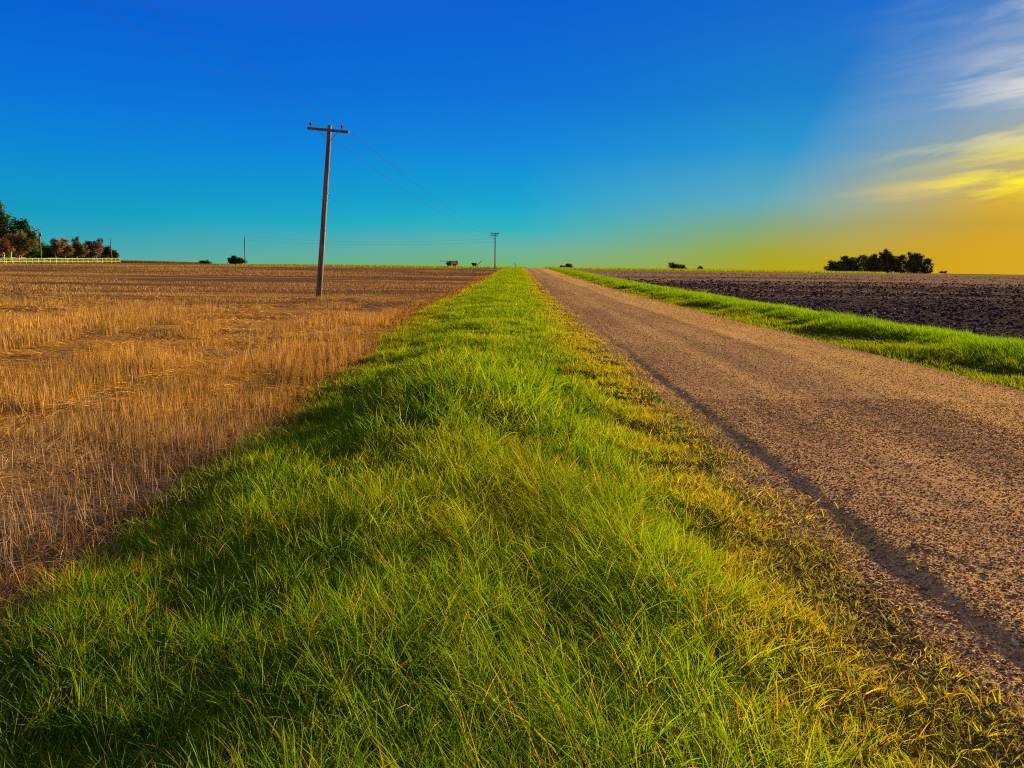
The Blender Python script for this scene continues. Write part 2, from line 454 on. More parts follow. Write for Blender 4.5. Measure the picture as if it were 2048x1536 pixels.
class Bunch:
    def __init__(s): s.v = []; s.q = []; s.t = []; s.c = []; s.n = 0
    def add(s, V, Q, T, C):
        s.v.append(V); s.c.append(C)
        s.q.append(np.asarray(Q) + s.n); s.t.append(np.asarray(T) + s.n); s.n += len(V)
    def build(s, name, mat):
        return link(name, arr_mesh(name, np.concatenate(s.v), np.concatenate(s.q), np.concatenate(s.t), np.concatenate(s.c)), mat)

def scatter(x0, x1, y0, y1, dens, prob):
    n = int((x1 - x0) * (y1 - y0) * dens)
    x = rng.uniform(x0, x1, n); y = rng.uniform(y0, y1, n)
    k = rng.random(n) < prob(x, y)
    # only the wedge of country the photograph (or a step aside of it) can see
    k &= np.abs(x) < 0.80 * np.maximum(y, 0) + 2.2
    return x[k], y[k]

def lerp(a, b, t):
    return np.asarray(a) + (np.asarray(b) - np.asarray(a)) * np.asarray(t)[..., None]

def clump(x, y, size, seed, pull=0.55):
    """draw points towards the centres of tufts"""
    gx = np.floor(x / size); gy = np.floor(y / size)
    cx = (gx + 0.2 + 0.6 * _hash(gx, gy, seed)) * size; cy = (gy + 0.2 + 0.6 * _hash(gx, gy, seed + 1)) * size
    return x + (cx - x) * pull, y + (cy - y) * pull, np.arctan2(y - cy, x - cx), _hash(gx, gy, seed + 2)

GREEN_A = np.array((0.032, 0.14, 0.007)); GREEN_B = np.array((0.12, 0.26, 0.005)); YELLOW = np.array((0.33, 0.27, 0.010)); DRY = np.array((0.36, 0.22, 0.05))

grass = Bunch()

def left_prob(x, y):
    xl = XL(y)
    p = sstep(xl - 0.2, xl + 0.45, x + 0.5 * (fbm(x * 1.1, y * 0.8, 61, 2) - 0.5))
    patch = fbm(x * 2.2, y * 1.6, 63, 3)
    lim = sstep(2.2, 0.85, x + 0.9 * (patch - 0.5))
    bare = sstep(0.30, 0.44, fbm(x * 1.9 + 5, y * 1.3, 67, 2) + 0.25 * sstep(1.3, 0.4, x))
    return p * lim * (0.30 + 0.70 * bare) * (x < 2.5)

def grow_left(y0, y1, dens, w, K):
    x, y = scatter(-4.9, 2.5, y0, y1, dens, left_prob)
    tuft = 0.085 if y1 < 12 else (0.16 if y1 < 50 else 0.5)
    x, y, outw, th = clump(x, y, tuft, 71, 0.55 if y1 < 30 else 0.2)
    n = len(x); u = rng.random
    xl = XL(y)
    big = np.clip((fbm(x * 1.0, y * 0.75, 73, 3) - 0.5) * 2.0 + 0.5, 0, 1)      # tall and short patches
    roadside = sstep(0.55, 1.8, x + 0.5 * (big - 0.5)); fieldside = sstep(1.5, 0.1, x - xl)
    longp = np.exp(-((x - 0.1) / 0.80) ** 4) * sstep(6.8, 4.2, y + 1.2 * (big - 0.5)) * (0.55 + 0.45 * sstep(0.3, 0.6, fbm(x * 1.9, y * 1.5, 75, 2)))
    weeds = np.exp(-((x + 0.45) / 1.0) ** 4 - ((y - 8.6) / 2.3) ** 4)
    L = (0.155 + 0.11 * (big - 0.4)) * (1 - 0.66 * roadside) * (1 - 0.12 * fieldside)
    L = L * (0.65 + 0.7 * th)
    L = L + 0.21 * longp + 0.24 * weeds * (th > 0.72)
    L = L * (0.55 + 0.65 * u(n)) * (1 + 0.12 * sstep(20, 60, y))
    wind = R(152) + rng.normal(0, 0.6, n)
    rand = outw + rng.normal(0, 0.9, n)
    lo = np.maximum(longp, 0.25 * weeds)
    az = np.where(u(n) < 0.10 + 0.62 * lo, wind, rand)
    a0 = np.abs(rng.normal(0.25, 0.18, n)) + 0.30 * roadside
    a1 = a0 + np.abs(rng.normal(0.75, 0.4, n)) + 0.35 * lo
    g = np.clip(0.45 + 2.6 * (fbm(x * 1.1, y * 0.8, 77, 3) - 0.5) + rng.normal(0, 0.25, n), 0, 1)
    c = lerp(GREEN_A, GREEN_B, g)
    yl = np.clip(0.75 * roadside + 0.10 * longp + 0.30 * fieldside * sstep(8, 20, y) + rng.normal(0.06, 0.2, n) + 1.1 * np.clip(fbm(x * 1.3 + 7, y * 1.0, 79, 3) - 0.55, 0, 1), 0, 1)
    c = c + (YELLOW - c) * yl[:, None]
    dry = (u(n) < 0.06 + 0.26 * roadside + 0.10 * sstep(0.5, 0.0, x - xl))
    c[dry] = DRY * (0.7 + 0.5 * u(dry.sum()))[:, None]
    c = c * (0.65 + 0.6 * u(n))[:, None]
    tip = c + (YELLOW * 1.05 - c) * (0.30 * u(n))[:, None]
    wid = w * (0.6 + 0.8 * u(n)) * (1 - 0.2 * longp) * (1 + 1.0 * weeds * (th > 0.72))
    grass.add(*blades(x, y, surf(x, y) - 0.012, L, wid, az, a0, np.minimum(a1, 2.1), c * 0.95, tip, K))

grow_left(1.0, 4.6, 7000, 0.0047, 4)
grow_left(4.6, 9.0, 4000, 0.0064, 3)
grow_left(9.0, 20.0, 1900, 0.0098, 3)
grow_left(20.0, 45.0, 800, 0.015, 2)
grow_left(45.0, 110.0, 240, 0.032, 2)
grow_left(110.0, 240.0, 80, 0.065, 2)

def grow_dead(y0, y1, dens, w):
    """withered brown grass where the verge meets the stubble"""
    def pr(x, y):
        d = x - XL(y)
        return np.exp(-((d + 0.30) / 0.60) ** 2) * (0.3 + 0.7 * sstep(0.4, 0.6, fbm(x * 1.6, y * 1.1, 68, 2)))
    x, y = scatter(-6.5, -1.5, y0, y1, dens, pr)
    x, y, outw, th = clump(x, y, 0.12, 69)
    n = len(x); u = rng.random
    c = lerp((0.10, 0.05, 0.02), (0.27, 0.145, 0.04), u(n) ** 1.5) * (0.7 + 0.5 * u(n))[:, None]
    a0 = np.abs(rng.normal(0.35, 0.25, n)); a1 = a0 + np.abs(rng.normal(0.8, 0.5, n))
    grass.add(*blades(x, y, surf(x, y) - 0.01, (0.08 + 0.16 * th) * (0.6 + 0.6 * u(n)), w * (0.6 + 0.8 * u(n)), outw + rng.normal(0, 0.8, n), a0, np.minimum(a1, 2.0), c, c, 3))

def grow_creep(y0, y1, dens, w):
    """short creeping grass on the gravel shoulder"""
    def pr(x, y):
        patch = fbm(x * 1.7, y * 1.3, 65, 3)
        return sstep(2.1, 1.0, x + 1.2 * (patch - 0.5)) * sstep(0.3, 1.0, x) * (0.3 + 0.7 * sstep(0.38, 0.5, patch)) * (x < 2.6)
    x, y = scatter(0.3, 2.6, y0, y1, dens, pr)
    x, y, outw, th = clump(x, y, 0.07 if y1 < 12 else 0.14, 70, 0.45)
    n = len(x); u = rng.random
    c = lerp(YELLOW, GREEN_B, np.clip(rng.normal(0.28, 0.33, n), 0, 1))
    d = u(n) < 0.36; c[d] = lerp(DRY * 0.6, DRY, u(d.sum()))
    c = c * (0.6 + 0.6 * u(n))[:, None]
    a0 = rng.uniform(0.3, 1.2, n); a1 = a0 + np.abs(rng.normal(0.3, 0.4, n))
    grass.add(*blades(x, y, surf(x, y) - 0.006, (0.028 + 0.06 * th) * (0.6 + 0.8 * u(n)), w * (0.6 + 0.8 * u(n)), outw + rng.normal(0, 0.9, n), a0, np.minimum(a1, 1.8), c, c, 2))

grow_creep(1.5, 5, 12000, 0.0026)
grow_creep(5, 9, 7000, 0.0038)
grow_creep(9, 20, 2400, 0.0068)
grow_creep(20, 45, 450, 0.014)
grow_dead(2.5, 9, 2600, 0.004)
grow_dead(9, 20, 1000, 0.008)
grow_dead(20, 45, 300, 0.015)
grow_dead(45, 110, 70, 0.03)

def right_prob(x, y):
    patch = fbm(x * 1.3, y * 0.8, 83, 3)
    return sstep(6.75, 7.7, x + 0.8 * (patch - 0.5)) * sstep(XR(y) + 0.25, XR(y) - 0.35, x + 0.4 * (patch - 0.5)) * (0.35 + 0.65 * sstep(7.2, 8.4, x))

def grow_right(y0, y1, dens, w, K):
    x, y = scatter(6.6, 12.6, y0, y1, dens, right_prob)
    x, y, outw, th = clump(x, y, 0.16 if y1 < 50 else 0.5, 91, 0.5 if y1 < 30 else 0.2)
    n = len(x); u = rng.random
    big = fbm(x * 0.8, y * 0.5, 93, 3)
    tall = sstep(7.9, 8.9, x + 0.9 * (big - 0.5))
    L = (0.06 + 0.15 * np.clip((big - 0.4) * 3, 0, 1)) * (1 - tall) + tall * (0.22 + 0.2 * (big - 0.4))
    L = L * (0.6 + 0.65 * u(n)) * (0.8 + 0.4 * th)
    L = np.where(u(n) < 0.003, L * 1.8, L)
    az = np.where(u(n) < 0.5, R(160) + rng.normal(0, 0.6, n), outw)
    a0 = np.abs(rng.normal(0.18, 0.15, n)); a1 = a0 + np.abs(rng.normal(0.6, 0.35, n))
    g = np.clip(0.6 + 1.4 * (fbm(x * 0.6, y * 0.3, 95, 3) - 0.5) + rng.normal(0, 0.25, n), 0, 1)
    c = lerp(GREEN_A, GREEN_B, g)
    yl = np.clip(0.30 * (1 - tall) + rng.normal(0.10, 0.2, n), 0, 1)
    c = c + (YELLOW - c) * yl[:, None]
    c = c * ((0.7 + 0.4 * u(n)) * (0.75 + 0.25 * tall))[:, None]
    grass.add(*blades(x, y, surf(x, y) - 0.012, L, w * (0.6 + 0.8 * u(n)), az, a0, np.minimum(a1, 2.0), c * 0.95, c * 1.05, K))

grow_right(6.0, 20.0, 2300, 0.0085, 3)
grow_right(20.0, 45.0, 850, 0.015, 2)
grow_right(45.0, 110.0, 250, 0.032, 2)
grow_right(110.0, 240.0, 80, 0.065, 2)

# weedy margins at the far side of both fields
for (x0, x1, y0, y1, d, hgt) in ((-75, 2, FIELD_END + 1, 236, 5, 0.5), (7.5, 92, FIELD_END + 1, 240, 6, 0.55)):
    n = int((x1 - x0) * (y1 - y0) * d)
    x = rng.uniform(x0, x1, n); y = y0 + (y1 - y0) * rng.random(n)
    k = fbm(x * 0.05, y * 0.12, 97, 2) > 0.42; x, y = x[k], y[k]; n = len(x)
    c = lerp(GREEN_B, YELLOW, np.clip(rng.normal(0.5, 0.3, n), 0, 1)) * (0.45 + 0.4 * rng.random(n))[:, None]
    grass.add(*blades(x, y, H(x, y), hgt * (0.4 + 0.8 * rng.random(n)), 0.08 + 0.05 * rng.random(n), rng.uniform(0, 6.28, n), rng.uniform(0, .4, n), rng.uniform(.4, 1.2, n), c, c, 2))
tag(grass.build('grass', M['grass']), 'green and yellowing grass growing along both sides of the gravel road', 'grass', kind='stuff')

# ------------------------------------------------------------------ standing stubble and fallen straw
straw = Bunch()
STRAW_A = np.array((0.37, 0.195, 0.035)); STRAW_B = np.array((0.58, 0.35, 0.07))

def stub_prob(x, y):
    xl = XL(y)
    lane = fbm(x * 0.85, y * 0.26, 101, 3)
    edge = sstep(xl + 0.15, xl - 0.55, x)
    gap = sstep(0.45, 0.56, lane)
    gap = np.maximum(gap, 0.85 * sstep(-4.7, -4.3, x) * sstep(12, 8, y))
    for tx in (-4.95, -6.95, -11.5, -13.5):
        gap = gap * (1 - 0.97 * np.exp(-((x - tx + 0.02 * y + 0.5 * (vnoise(y * 0.35, y * 0 + tx, 110) - 0.5)) / 0.42) ** 4) * sstep(30, 20, y))
    far = sstep(26, 44, y + 14 * (fbm(x * 0.12, y * 0.12, 103, 2) - 0.5))
    band = sstep(0.5, 0.62, fbm(x * 0.035, y * 0.16, 105, 3))
    mess = sstep(0.62, 0.72, fbm(x * 0.25 + 3, y * 0.22, 104, 2))
    return edge * (gap * (1 - far) * (1 - 0.85 * mess) + far * band * 0.6)

def grow_stubble(x0, y0, y1, dens, w, K, row=0.19):
    x, y = scatter(x0, -2.2, y0, y1, dens, stub_prob)
    ca, sa = math.cos(0.25), math.sin(0.25)                       # drill rows
    if row:
        rr = x * ca + y * sa
        tgt = (np.floor(rr / row) + 0.5) * row; d = (tgt - rr) * 0.28
        x = x + d * ca; y = y + d * sa
    n = len(x); u = rng.random
    big = fbm(x * 0.5, y * 0.5, 107, 3)
    L = (0.20 + 0.24 * big) * (0.5 + 0.65 * u(n)) * (1 - 0.45 * sstep(26, 44, y))
    az = R(140) * np.ones(n) + rng.normal(0, 1.3, n)
    a0 = np.abs(rng.normal(0.10, 0.10, n)) + 0.5 * (u(n) < 0.10); a1 = a0 + np.abs(rng.normal(0.03, 0.06, n))
    c = lerp(STRAW_A, STRAW_B, u(n)) * ((0.65 + 0.5 * u(n)) * (0.62 + 0.76 * fbm(x * 0.3, y * 0.45, 109, 2)))[:, None]
    grey = u(n) < 0.22 + 0.6 * sstep(-6.0, -4.0, x) * sstep(10, 5, y)  # random grey stems; extra near left, verge shade put into the colour
    c[grey] = np.array((0.36, 0.25, 0.16)) * (0.7 + 0.5 * u(grey.sum()))[:, None]
    straw.add(*blades(x, y, H(x, y) - 0.01, L, w * (0.7 + 0.6 * u(n)), az, a0, a1, c * 0.9, c, K))

def fallen(x0, y0, y1, dens, w, lo, hi, seed):
    def pr(x, y):
        return sstep(XL(y) + 0.5, XL(y) - 0.3, x) * (0.12 + 0.88 * sstep(0.47, 0.6, fbm(x * 0.6, y * 0.7, seed, 3))) * (1 - 0.8 * sstep(24, 40, y))
    x, y = scatter(x0, -1.9, y0, y1, dens, pr)
    n = len(x); u = rng.random; pale = seed >= 117
    swirl = 6.0 * fbm(x * 0.35, y * 0.35, seed + 3, 2)
    az = swirl + rng.normal(0, 0.7, n)
    L = lo + (hi - lo) * u(n) ** 1.5
    a0 = rng.uniform(1.1, 1.5, n); a1 = rng.uniform(1.45, 1.75, n)
    c = lerp(STRAW_A, STRAW_B, u(n)) * (0.6 + 0.7 * u(n))[:, None]
    nearc = (sstep(-6.5, -4.2, x) * sstep(9, 5.5, y))[:, None] * 0.75
    c = c * (1 - nearc) + np.array((0.36, 0.27, 0.20)) * (0.5 + 0.6 * u(n))[:, None] * nearc  # fallen straw greyed near left, shade of the verge put into its colour
    if pale: c = c * 0.5 + np.array((0.30, 0.22, 0.13)) * (0.4 + 0.5 * u(n))[:, None]
    straw.add(*blades(x, y, H(x, y) + rng.uniform(0.0, 0.05, n), L, w * (0.6 + 0.8 * u(n)), az, a0, a1, c, c, 2))

grow_stubble(-7.5, 2.5, 8, 1500, 0.0046, 2)
grow_stubble(-12.5, 8, 14, 800, 0.0066, 2)
grow_stubble(-22, 14, 26, 340, 0.011, 2)
grow_stubble(-38, 26, 44, 95, 0.018, 1, 0)
grow_stubble(-70, 44, 90, 40, 0.034, 1, 0)
grow_stubble(-140, 90, FIELD_END, 10, 0.07, 1, 0)
fallen(-8, 2.0, 9, 2400, 0.0045, 0.10, 0.40, 111)
fallen(-16, 9, 20, 650, 0.007, 0.12, 0.45, 113)
fallen(-5.5, 1.8, 9, 2600, 0.004, 0.05, 0.22, 117)
fallen(-7, 9, 22, 700, 0.007, 0.08, 0.3, 119)
fallen(-36, 20, 44, 90, 0.013, 0.15, 0.5, 115)
tag(straw.build('straw_stubble', M['straw']), 'golden cut stubble and fallen straw covering the field left of the verge', 'stubble', kind='stuff')

# ------------------------------------------------------------------ loose stones and clods
def ico():
    p = (1 + 5 ** 0.5) / 2
    v = np.array([(-1, p, 0), (1, p, 0), (-1, -p, 0), (1, -p, 0), (0, -1, p), (0, 1, p), (0, -1, -p), (0, 1, -p), (p, 0, -1), (p, 0, 1), (-p, 0, -1), (-p, 0, 1)], float)
    v /= np.linalg.norm(v[0])
    f = np.array([(0, 11, 5), (0, 5, 1), (0, 1, 7), (0, 7, 10), (0, 10, 11), (1, 5, 9), (5, 11, 4), (11, 10, 2), (10, 7, 6), (7, 1, 8), (3, 9, 4), (3, 4, 2), (3, 2, 6), (3, 6, 8), (3, 8, 9), (4, 9, 5), (2, 4, 11), (6, 2, 10), (8, 6, 7), (9, 8, 1)])
    return v, f
IV, IF = ico()

OV = np.array([(1, 0, 0), (0, 1, 0), (-1, 0, 0), (0, -1, 0), (0, 0, 1), (0, 0, -1)], float)
OF = np.array([(0, 1, 4), (1, 2, 4), (2, 3, 4), (3, 0, 4), (1, 0, 5), (2, 1, 5), (3, 2, 5), (0, 3, 5)])

def stones(b, x, y, z, r, col, flat=0.65, jit=0.22, coarse=False):
    n = len(x); IV, IF = (OV, OF) if coarse else ico()
    nv = len(IV)
    V = IV[None] * (1 + rng.normal(0, jit, (n, nv)))[..., None]
    V = V * np.stack([rng.uniform(0.8, 1.35, n), rng.uniform(0.7, 1.1, n), rng.uniform(flat - 0.22, flat + 0.15, n)], 1)[:, None, :]
    a = rng.uniform(0, 6.28, n); ca, sa = np.cos(a)[:, None], np.sin(a)[:, None]
    X = V[..., 0] * ca - V[..., 1] * sa; Y = V[..., 0] * sa + V[..., 1] * ca
    tl = rng.normal(0, 0.3, n)[:, None]
    Z = V[..., 2] + X * tl
    P = np.stack([x[:, None] + X * r[:, None], y[:, None] + Y * r[:, None], (z + r * 0.25)[:, None] + Z * r[:, None]], -1)
    T = (IF[None] + (np.arange(n) * nv)[:, None, None]).reshape(-1, 3)
    C = np.repeat(col[:, None, :], nv, 1)
    b.add(P.reshape(-1, 3), np.zeros((0, 4), int), T, C.reshape(-1, 3))

gravel = Bunch()
GCOL = np.array([(0.22, 0.115, 0.055), (0.29, 0.165, 0.065), (0.17, 0.098, 0.06), (0.36, 0.225, 0.08), (0.26, 0.115, 0.045), (0.15, 0.12, 0.11), (0.38, 0.28, 0.17)])
def gr_prob(x, y):
    d = x - ROAD_L
    loose = 0.55 + 0.45 * np.exp(-((x - 2.15) / 0.45) ** 2) + 0.35 * np.exp(-((x - 6.7) / 0.4) ** 2)
    return sstep(0.5, 1.4, x + 0.7 * (fbm(x * 2, y * 1.5, 121, 2) - 0.5)) * sstep(7.6, 7.0, x) * loose.clip(0, 1) * (0.55 + 0.45 * sstep(0.4, 0.55, fbm(x * 0.9, y * 0.35, 123, 3)))
for (y0, y1, d, r0, r1) in ((1.2, 5, 10000, 0.003, 0.009), (5, 9, 6000, 0.004, 0.0095), (9, 16, 2100, 0.0055, 0.0105), (16, 30, 560, 0.0085, 0.014), (30, 55, 110, 0.014, 0.022), (55, 110, 20, 0.025, 0.035)):
    x, y = scatter(0.6, 7.6, y0, y1, d, gr_prob)
    n = len(x)
    r = r0 + (r1 - r0) * rng.random(n) ** 2.2
    r = np.where(rng.random(n) < 0.006, r * 1.8, r)
    c = GCOL[rng.integers(0, len(GCOL), n)] * (0.55 + 1.5 * rng.random(n) ** 1.6)[:, None]
    gold = rng.random(n) < 0.14 + 0.22 * sstep(4.7, 5.4, x); c[gold] = np.array((0.66, 0.40, 0.09)) * (0.7 + 0.5 * rng.random(gold.sum()))[:, None]  # gold colour stands in for sunlit rims, more of it in the right lane
    lane = vnoise(x * 1.5 + 4, y * 0.05, 127) * 0.6 + 0.25 * sstep(4.6, 5.4, x)  # right lane stones lightened in colour, as if facing the sun
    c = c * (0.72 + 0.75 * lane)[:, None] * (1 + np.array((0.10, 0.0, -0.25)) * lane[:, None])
    stones(gravel, x, y, surf(x, y) - r * 0.15, r, c, 0.62, coarse=y0 >= 9)
# bigger cobbles in the near corner
x = rng.uniform(1.0, 2.6, 120); y = rng.uniform(1.7, 4.2, 120); r = 0.012 + 0.02 * rng.random(120) ** 3
stones(gravel, x, y, surf(x, y) - r * 0.3, r, GCOL[rng.integers(0, len(GCOL), 120)] * 1.2)
tag(gravel.build('gravel', M['stone']), 'loose brown gravel stones lying on the road and its left shoulder', 'gravel', kind='stuff')

clods = Bunch()
CC = np.array([(0.028, 0.02, 0.024), (0.046, 0.032, 0.032), (0.02, 0.015, 0.02), (0.08, 0.055, 0.05)])
for (x0, x1, y0, y1, d, r0, r1) in ((10.6, 24, 12, 26, 70, 0.02, 0.07), (11, 44, 26, 50, 26, 0.03, 0.085), (11, 80, 50, 95, 7, 0.05, 0.12), (11, 120, 95, 150, 0.7, 0.07, 0.13)):
    x, y = scatter(x0, x1, y0, y1, d, lambda x, y: (x > XR(y) - 0.1) * (0.4 + 0.6 * sstep(0.4, 0.6, fbm(x * 0.4, y * 0.3, 131, 3))))
    n = len(x); r = r0 + (r1 - r0) * rng.random(n) ** 2
    c = CC[rng.integers(0, 4, n)] * (0.7 + 0.6 * rng.random(n))[:, None]
    pale = rng.random(n) < 0.34
    c[pale] = np.array((0.50, 0.37, 0.30))
    r[pale] *= 0.5
    stones(clods, x, y, H(x, y) - r * 0.2, r, c, 0.75, 0.28)
tag(clods.build('soil_clods', M['clod']), 'dark clods of turned earth covering the ploughed field on the right', 'soil', kind='stuff')

# brown standing crop far behind the end of the white fence
# ------------------------------------------------------------------ camera
cam_rot = Matrix.Rotation(R(YAW), 3, 'Z') @ Matrix.Rotation(R(90 - PITCH), 3, 'X') @ Matrix.Rotation(R(ROLL), 3, 'Z')
cd = bpy.data.cameras.new('camera'); cam = bpy.data.objects.new('camera', cd); COL.objects.link(cam)
cd.sensor_width = 36; cd.lens = FPX / 2048 * 36; cd.clip_start = 0.05; cd.clip_end = 12000
cam.matrix_world = Matrix.Translation((0, 0, EYE)) @ cam_rot.to_4x4()
scene.camera = cam

def at(px, Y, py=None):
    """point on the ground (or at image height py) that lies at distance Y along the road"""
    if py is None: py = 534 + 0.01396 * (px - 1034)
    d = cam_rot @ Vector(((px - 1024) / FPX, -(py - 768) / FPX, -1))
    p = Vector((0, 0, EYE)) + d * (Y / d.y)
    return p

def foot(px, Y):
    p = at(px, Y); return Vector((p.x, p.y, float(H(p.x, p.y))))

crop = Bunch()
a, b_ = at(236, 300), at(351, 300)
n = 9000
x = rng.uniform(a.x - 4, b_.x, n); y = rng.uniform(296, 330, n)
c = lerp((0.11, 0.055, 0.025), (0.20, 0.11, 0.04), rng.random(n))
crop.add(*blades(x, y, H(x, y) - 0.05, 0.55 + 0.35 * rng.random(n) + 0.4 * np.clip((b_.x - x) / 25, 0, 1), 0.10 + 0.06 * rng.random(n), rng.uniform(0, 6.28, n), rng.uniform(0, 0.2, n), rng.uniform(0.2, 0.5, n), c, c, 2))
tag(crop.build('dry_crop', M['straw']), 'strip of brown standing crop on the skyline beyond the fence', 'crop', kind='stuff')

# ------------------------------------------------------------------ utility poles
def pole_parts(root, h, r0, r1, lean=(0, 0), arms=(), arm_dir=(1, 0), wood=None):
    wood = wood or M['wood']
    top = Vector((lean[0] * h, lean[1] * h, h))
    pts = [Vector((0, 0, -0.5))] + [top * t for t in (0.02, 0.3, 0.6, 0.85, 1.0)]
    MB().tube(pts, [r0, r0, r0 * 0.7 + r1 * 0.3, (r0 + r1) / 2, r1 * 1.08, r1], 14).build('shaft', wood, root, True)
    ax = Vector((arm_dir[0], arm_dir[1], 0)).normalized()
    nrm = Vector((-ax.y, ax.x, 0))
    up = top.normalized(); ax = (ax - up * ax.dot(up)).normalized(); nrm = up.cross(ax)
    rot = Matrix((ax, nrm, up)).transposed()
    return top, up, ax, nrm, rot

def insulator(root, p, up, s=1.0):
    m = MB(); q = lambda z: p + up * z * s
    m.tube([q(-0.02), q(0.04), q(0.05), q(0.10), q(0.105), q(0.15), q(0.16), q(0.19)], [r * s for r in (0.03, 0.035, 0.075, 0.06, 0.07, 0.045, 0.05, 0.03)], 12)
    ins = m.build('insulator', M['porcelain'], root, True)
    MB().tube([p - up * 0.22 * s, p + up * 0.0], 0.012 * s, 6).build('pin', M['metal'], ins)
    return p + up * 0.17 * s

# the near pole
Y1 = 42.5
f1 = foot(636, Y1)
near = thing('utility_pole', f1, 'tall weathered wooden pole leaning right, standing alone in the stubble', 'utility pole', 'utility poles carrying the power line')
ARM_DIR = Vector((0.995, -0.10, 0))
h1 = 9.28
top, up, ax, nrm, rot = pole_parts(near, h1, 0.165, 0.11, (0.092, -0.01), arm_dir=ARM_DIR)
armc = top - up * 0.28 - nrm * 0.175
MB().box(armc, (2.32, 0.11, 0.14), rot, 0.008).build('crossarm', M['wood'], near)
for sgn, dd in ((-1, 0.58), (1, 0.56)):
    p0 = armc + ax * sgn * dd - up * 0.05 - nrm * 0.065; p1 = top - up * (0.86 if sgn > 0 else 0.72) + ax * sgn * 0.10 - nrm * 0.10
    MB().tube([p0, p1], 0.016, 6).build('brace', M['metal'], near)
MB().tube([armc - nrm * 0.09, armc + nrm * 0.32], 0.014, 6).build('bolt', M['metal'], near)
tipsA = []
for sx in (-1.02, 0.74):
    tipsA.append(f1 + insulator(near, armc + ax * sx + up * 0.15, up, 1.0))
for z in (5.7, 5.3, 7.0, 3.7):
    t = z / h1
    MB().tube([top * t + ax * 0.14, top * t + ax * 0.17], 0.02, 6).build('bolt', M['metal'], near)

# the second pole, at the end of the verge
Y2 = 186.0
f2 = foot(990, Y2)
p2 = thing('utility_pole', f2, 'far dark pole with two crossarms beside the road on the skyline', 'utility pole', 'utility poles carrying the power line')
h2 = 8.6
top2, up2, ax2, nrm2, rot2 = pole_parts(p2, h2, 0.16, 0.12, (-0.004, 0), arm_dir=Vector((0.98, -0.2, 0)))
tipsB = []
for dz, ln, nn in ((0.14, 2.1, nrm2), (0.72, 1.95, nrm2)):
    ac = top2 - up2 * dz - nrm2 * 0.18 - ax2 * (0.15 if dz > 0.5 else 0)
    MB().box(ac, (ln, 0.12, 0.15), rot2, 0.01).build('crossarm', M['wood'], p2)
    for sx in (-0.85, 0.7):
        q = f2 + insulator(p2, ac + ax2 * sx + up2 * 0.14, up2, 1.0)
        tipsB.append(q)
for sgn in (-1, 1):
    MB().tube([top2 - up2 * 0.18 + ax2 * sgn * 0.55 - nrm2 * 0.2, top2 - up2 * 0.60 + ax2 * sgn * 0.12 - nrm2 * 0.14], 0.025, 6).build('brace', M['metal'], p2)
MB().box(top2 - up2 * 0.50 - ax2 * 0.50 - nrm2 * 0.2, (0.28, 0.16, 0.2), rot2, 0.03).build('cutout_switch', M['metal'], p2)
brk = []
for dz in (1.35, 2.2):
    p = top2 - up2 * dz
    MB().tube([p - ax2 * 0.10, p - ax2 * 0.45], 0.05, 8).build('bracket', M['metal'], p2)
    brk.append(f2 + p - ax2 * 0.45)

# the pole in the middle of the left field's far side: a bare shaft
Y3 = 224.0
f3 = foot(490.3, Y3)
p3 = thing('utility_pole', f3, 'bare thin pole without crossarm beside the round bush on the skyline', 'utility pole', 'utility poles carrying the power line')
h3 = 8.3
top3, up3, ax3, nrm3, rot3 = pole_parts(p3, h3, 0.16, 0.115, (0.012, 0))
MB().tube([top3 - up3 * 0.03, top3 + up3 * 0.02], [0.135, 0.12], 12).build('cap', M['metal'], p3)
tip3 = [f3 + insulator(p3, top3 + up3 * 0.05, up3, 0.8), f3 + top3 - up3 * 1.1 + nrm3 * 0.12]

# pole in front of the oak, with a transformer
Y4 = 205.0
f4 = foot(83, Y4)
p4 = thing('utility_pole', f4, 'pole with a round transformer beside the big dark oak', 'utility pole', 'utility poles carrying the power line')
h4 = 9.3
top4, up4, ax4, nrm4, rot4 = pole_parts(p4, h4, 0.17, 0.12, (0.004, 0))
MB().box(top4 - up4 * 0.25, (0.9, 0.10, 0.10), rot4, 0.008).build('crossarm', M['wood'], p4)
for sx in (-0.4, 0.4): insulator(p4, top4 - up4 * 0.10 + ax4 * sx, up4, 0.7)
tc = top4 - up4 * 1.7 + ax4 * 0.36
MB().tube([tc - up4 * 0.42, tc - up4 * 0.38, tc + up4 * 0.38, tc + up4 * 0.42], [0.2, 0.24, 0.24, 0.18], 16).build('transformer', M['dark'], p4, True)
tip4 = [f4 + top4 + up4 * 0.05, f4 + top4 - up4 * 1.0]

# pole behind the last shrubs by the fence end
Y5 = 262.0
f5 = foot(224, Y5)
p5 = thing('utility_pole', f5, 'thin dark pole rising from the shrubs near the fence end', 'utility pole', 'utility poles carrying the power line')
h5 = 8.2
top5, up5, ax5, nrm5, rot5 = pole_parts(p5, h5, 0.17, 0.12, (-0.006, 0))
MB().tube([top5 - up5 * 0.03, top5 + up5 * 0.02], [0.14, 0.12], 12).build('cap', M['metal'], p5)

# ------------------------------------------------------------------ wires, each span a thing
def span(a, b, sag, rad, label, group, n=40):
    a, b = Vector(a), Vector(b)
    pts = []
    for k in range(n + 1):
        t = k / n
        p = a.lerp(b, t); p.z -= sag * 4 * t * (1 - t); pts.append(p - a)
    o = MB().tube(pts, rad, 5).build('power_line', M['wire'])
    o.location = a
    return tag(o, label, 'power line', group)

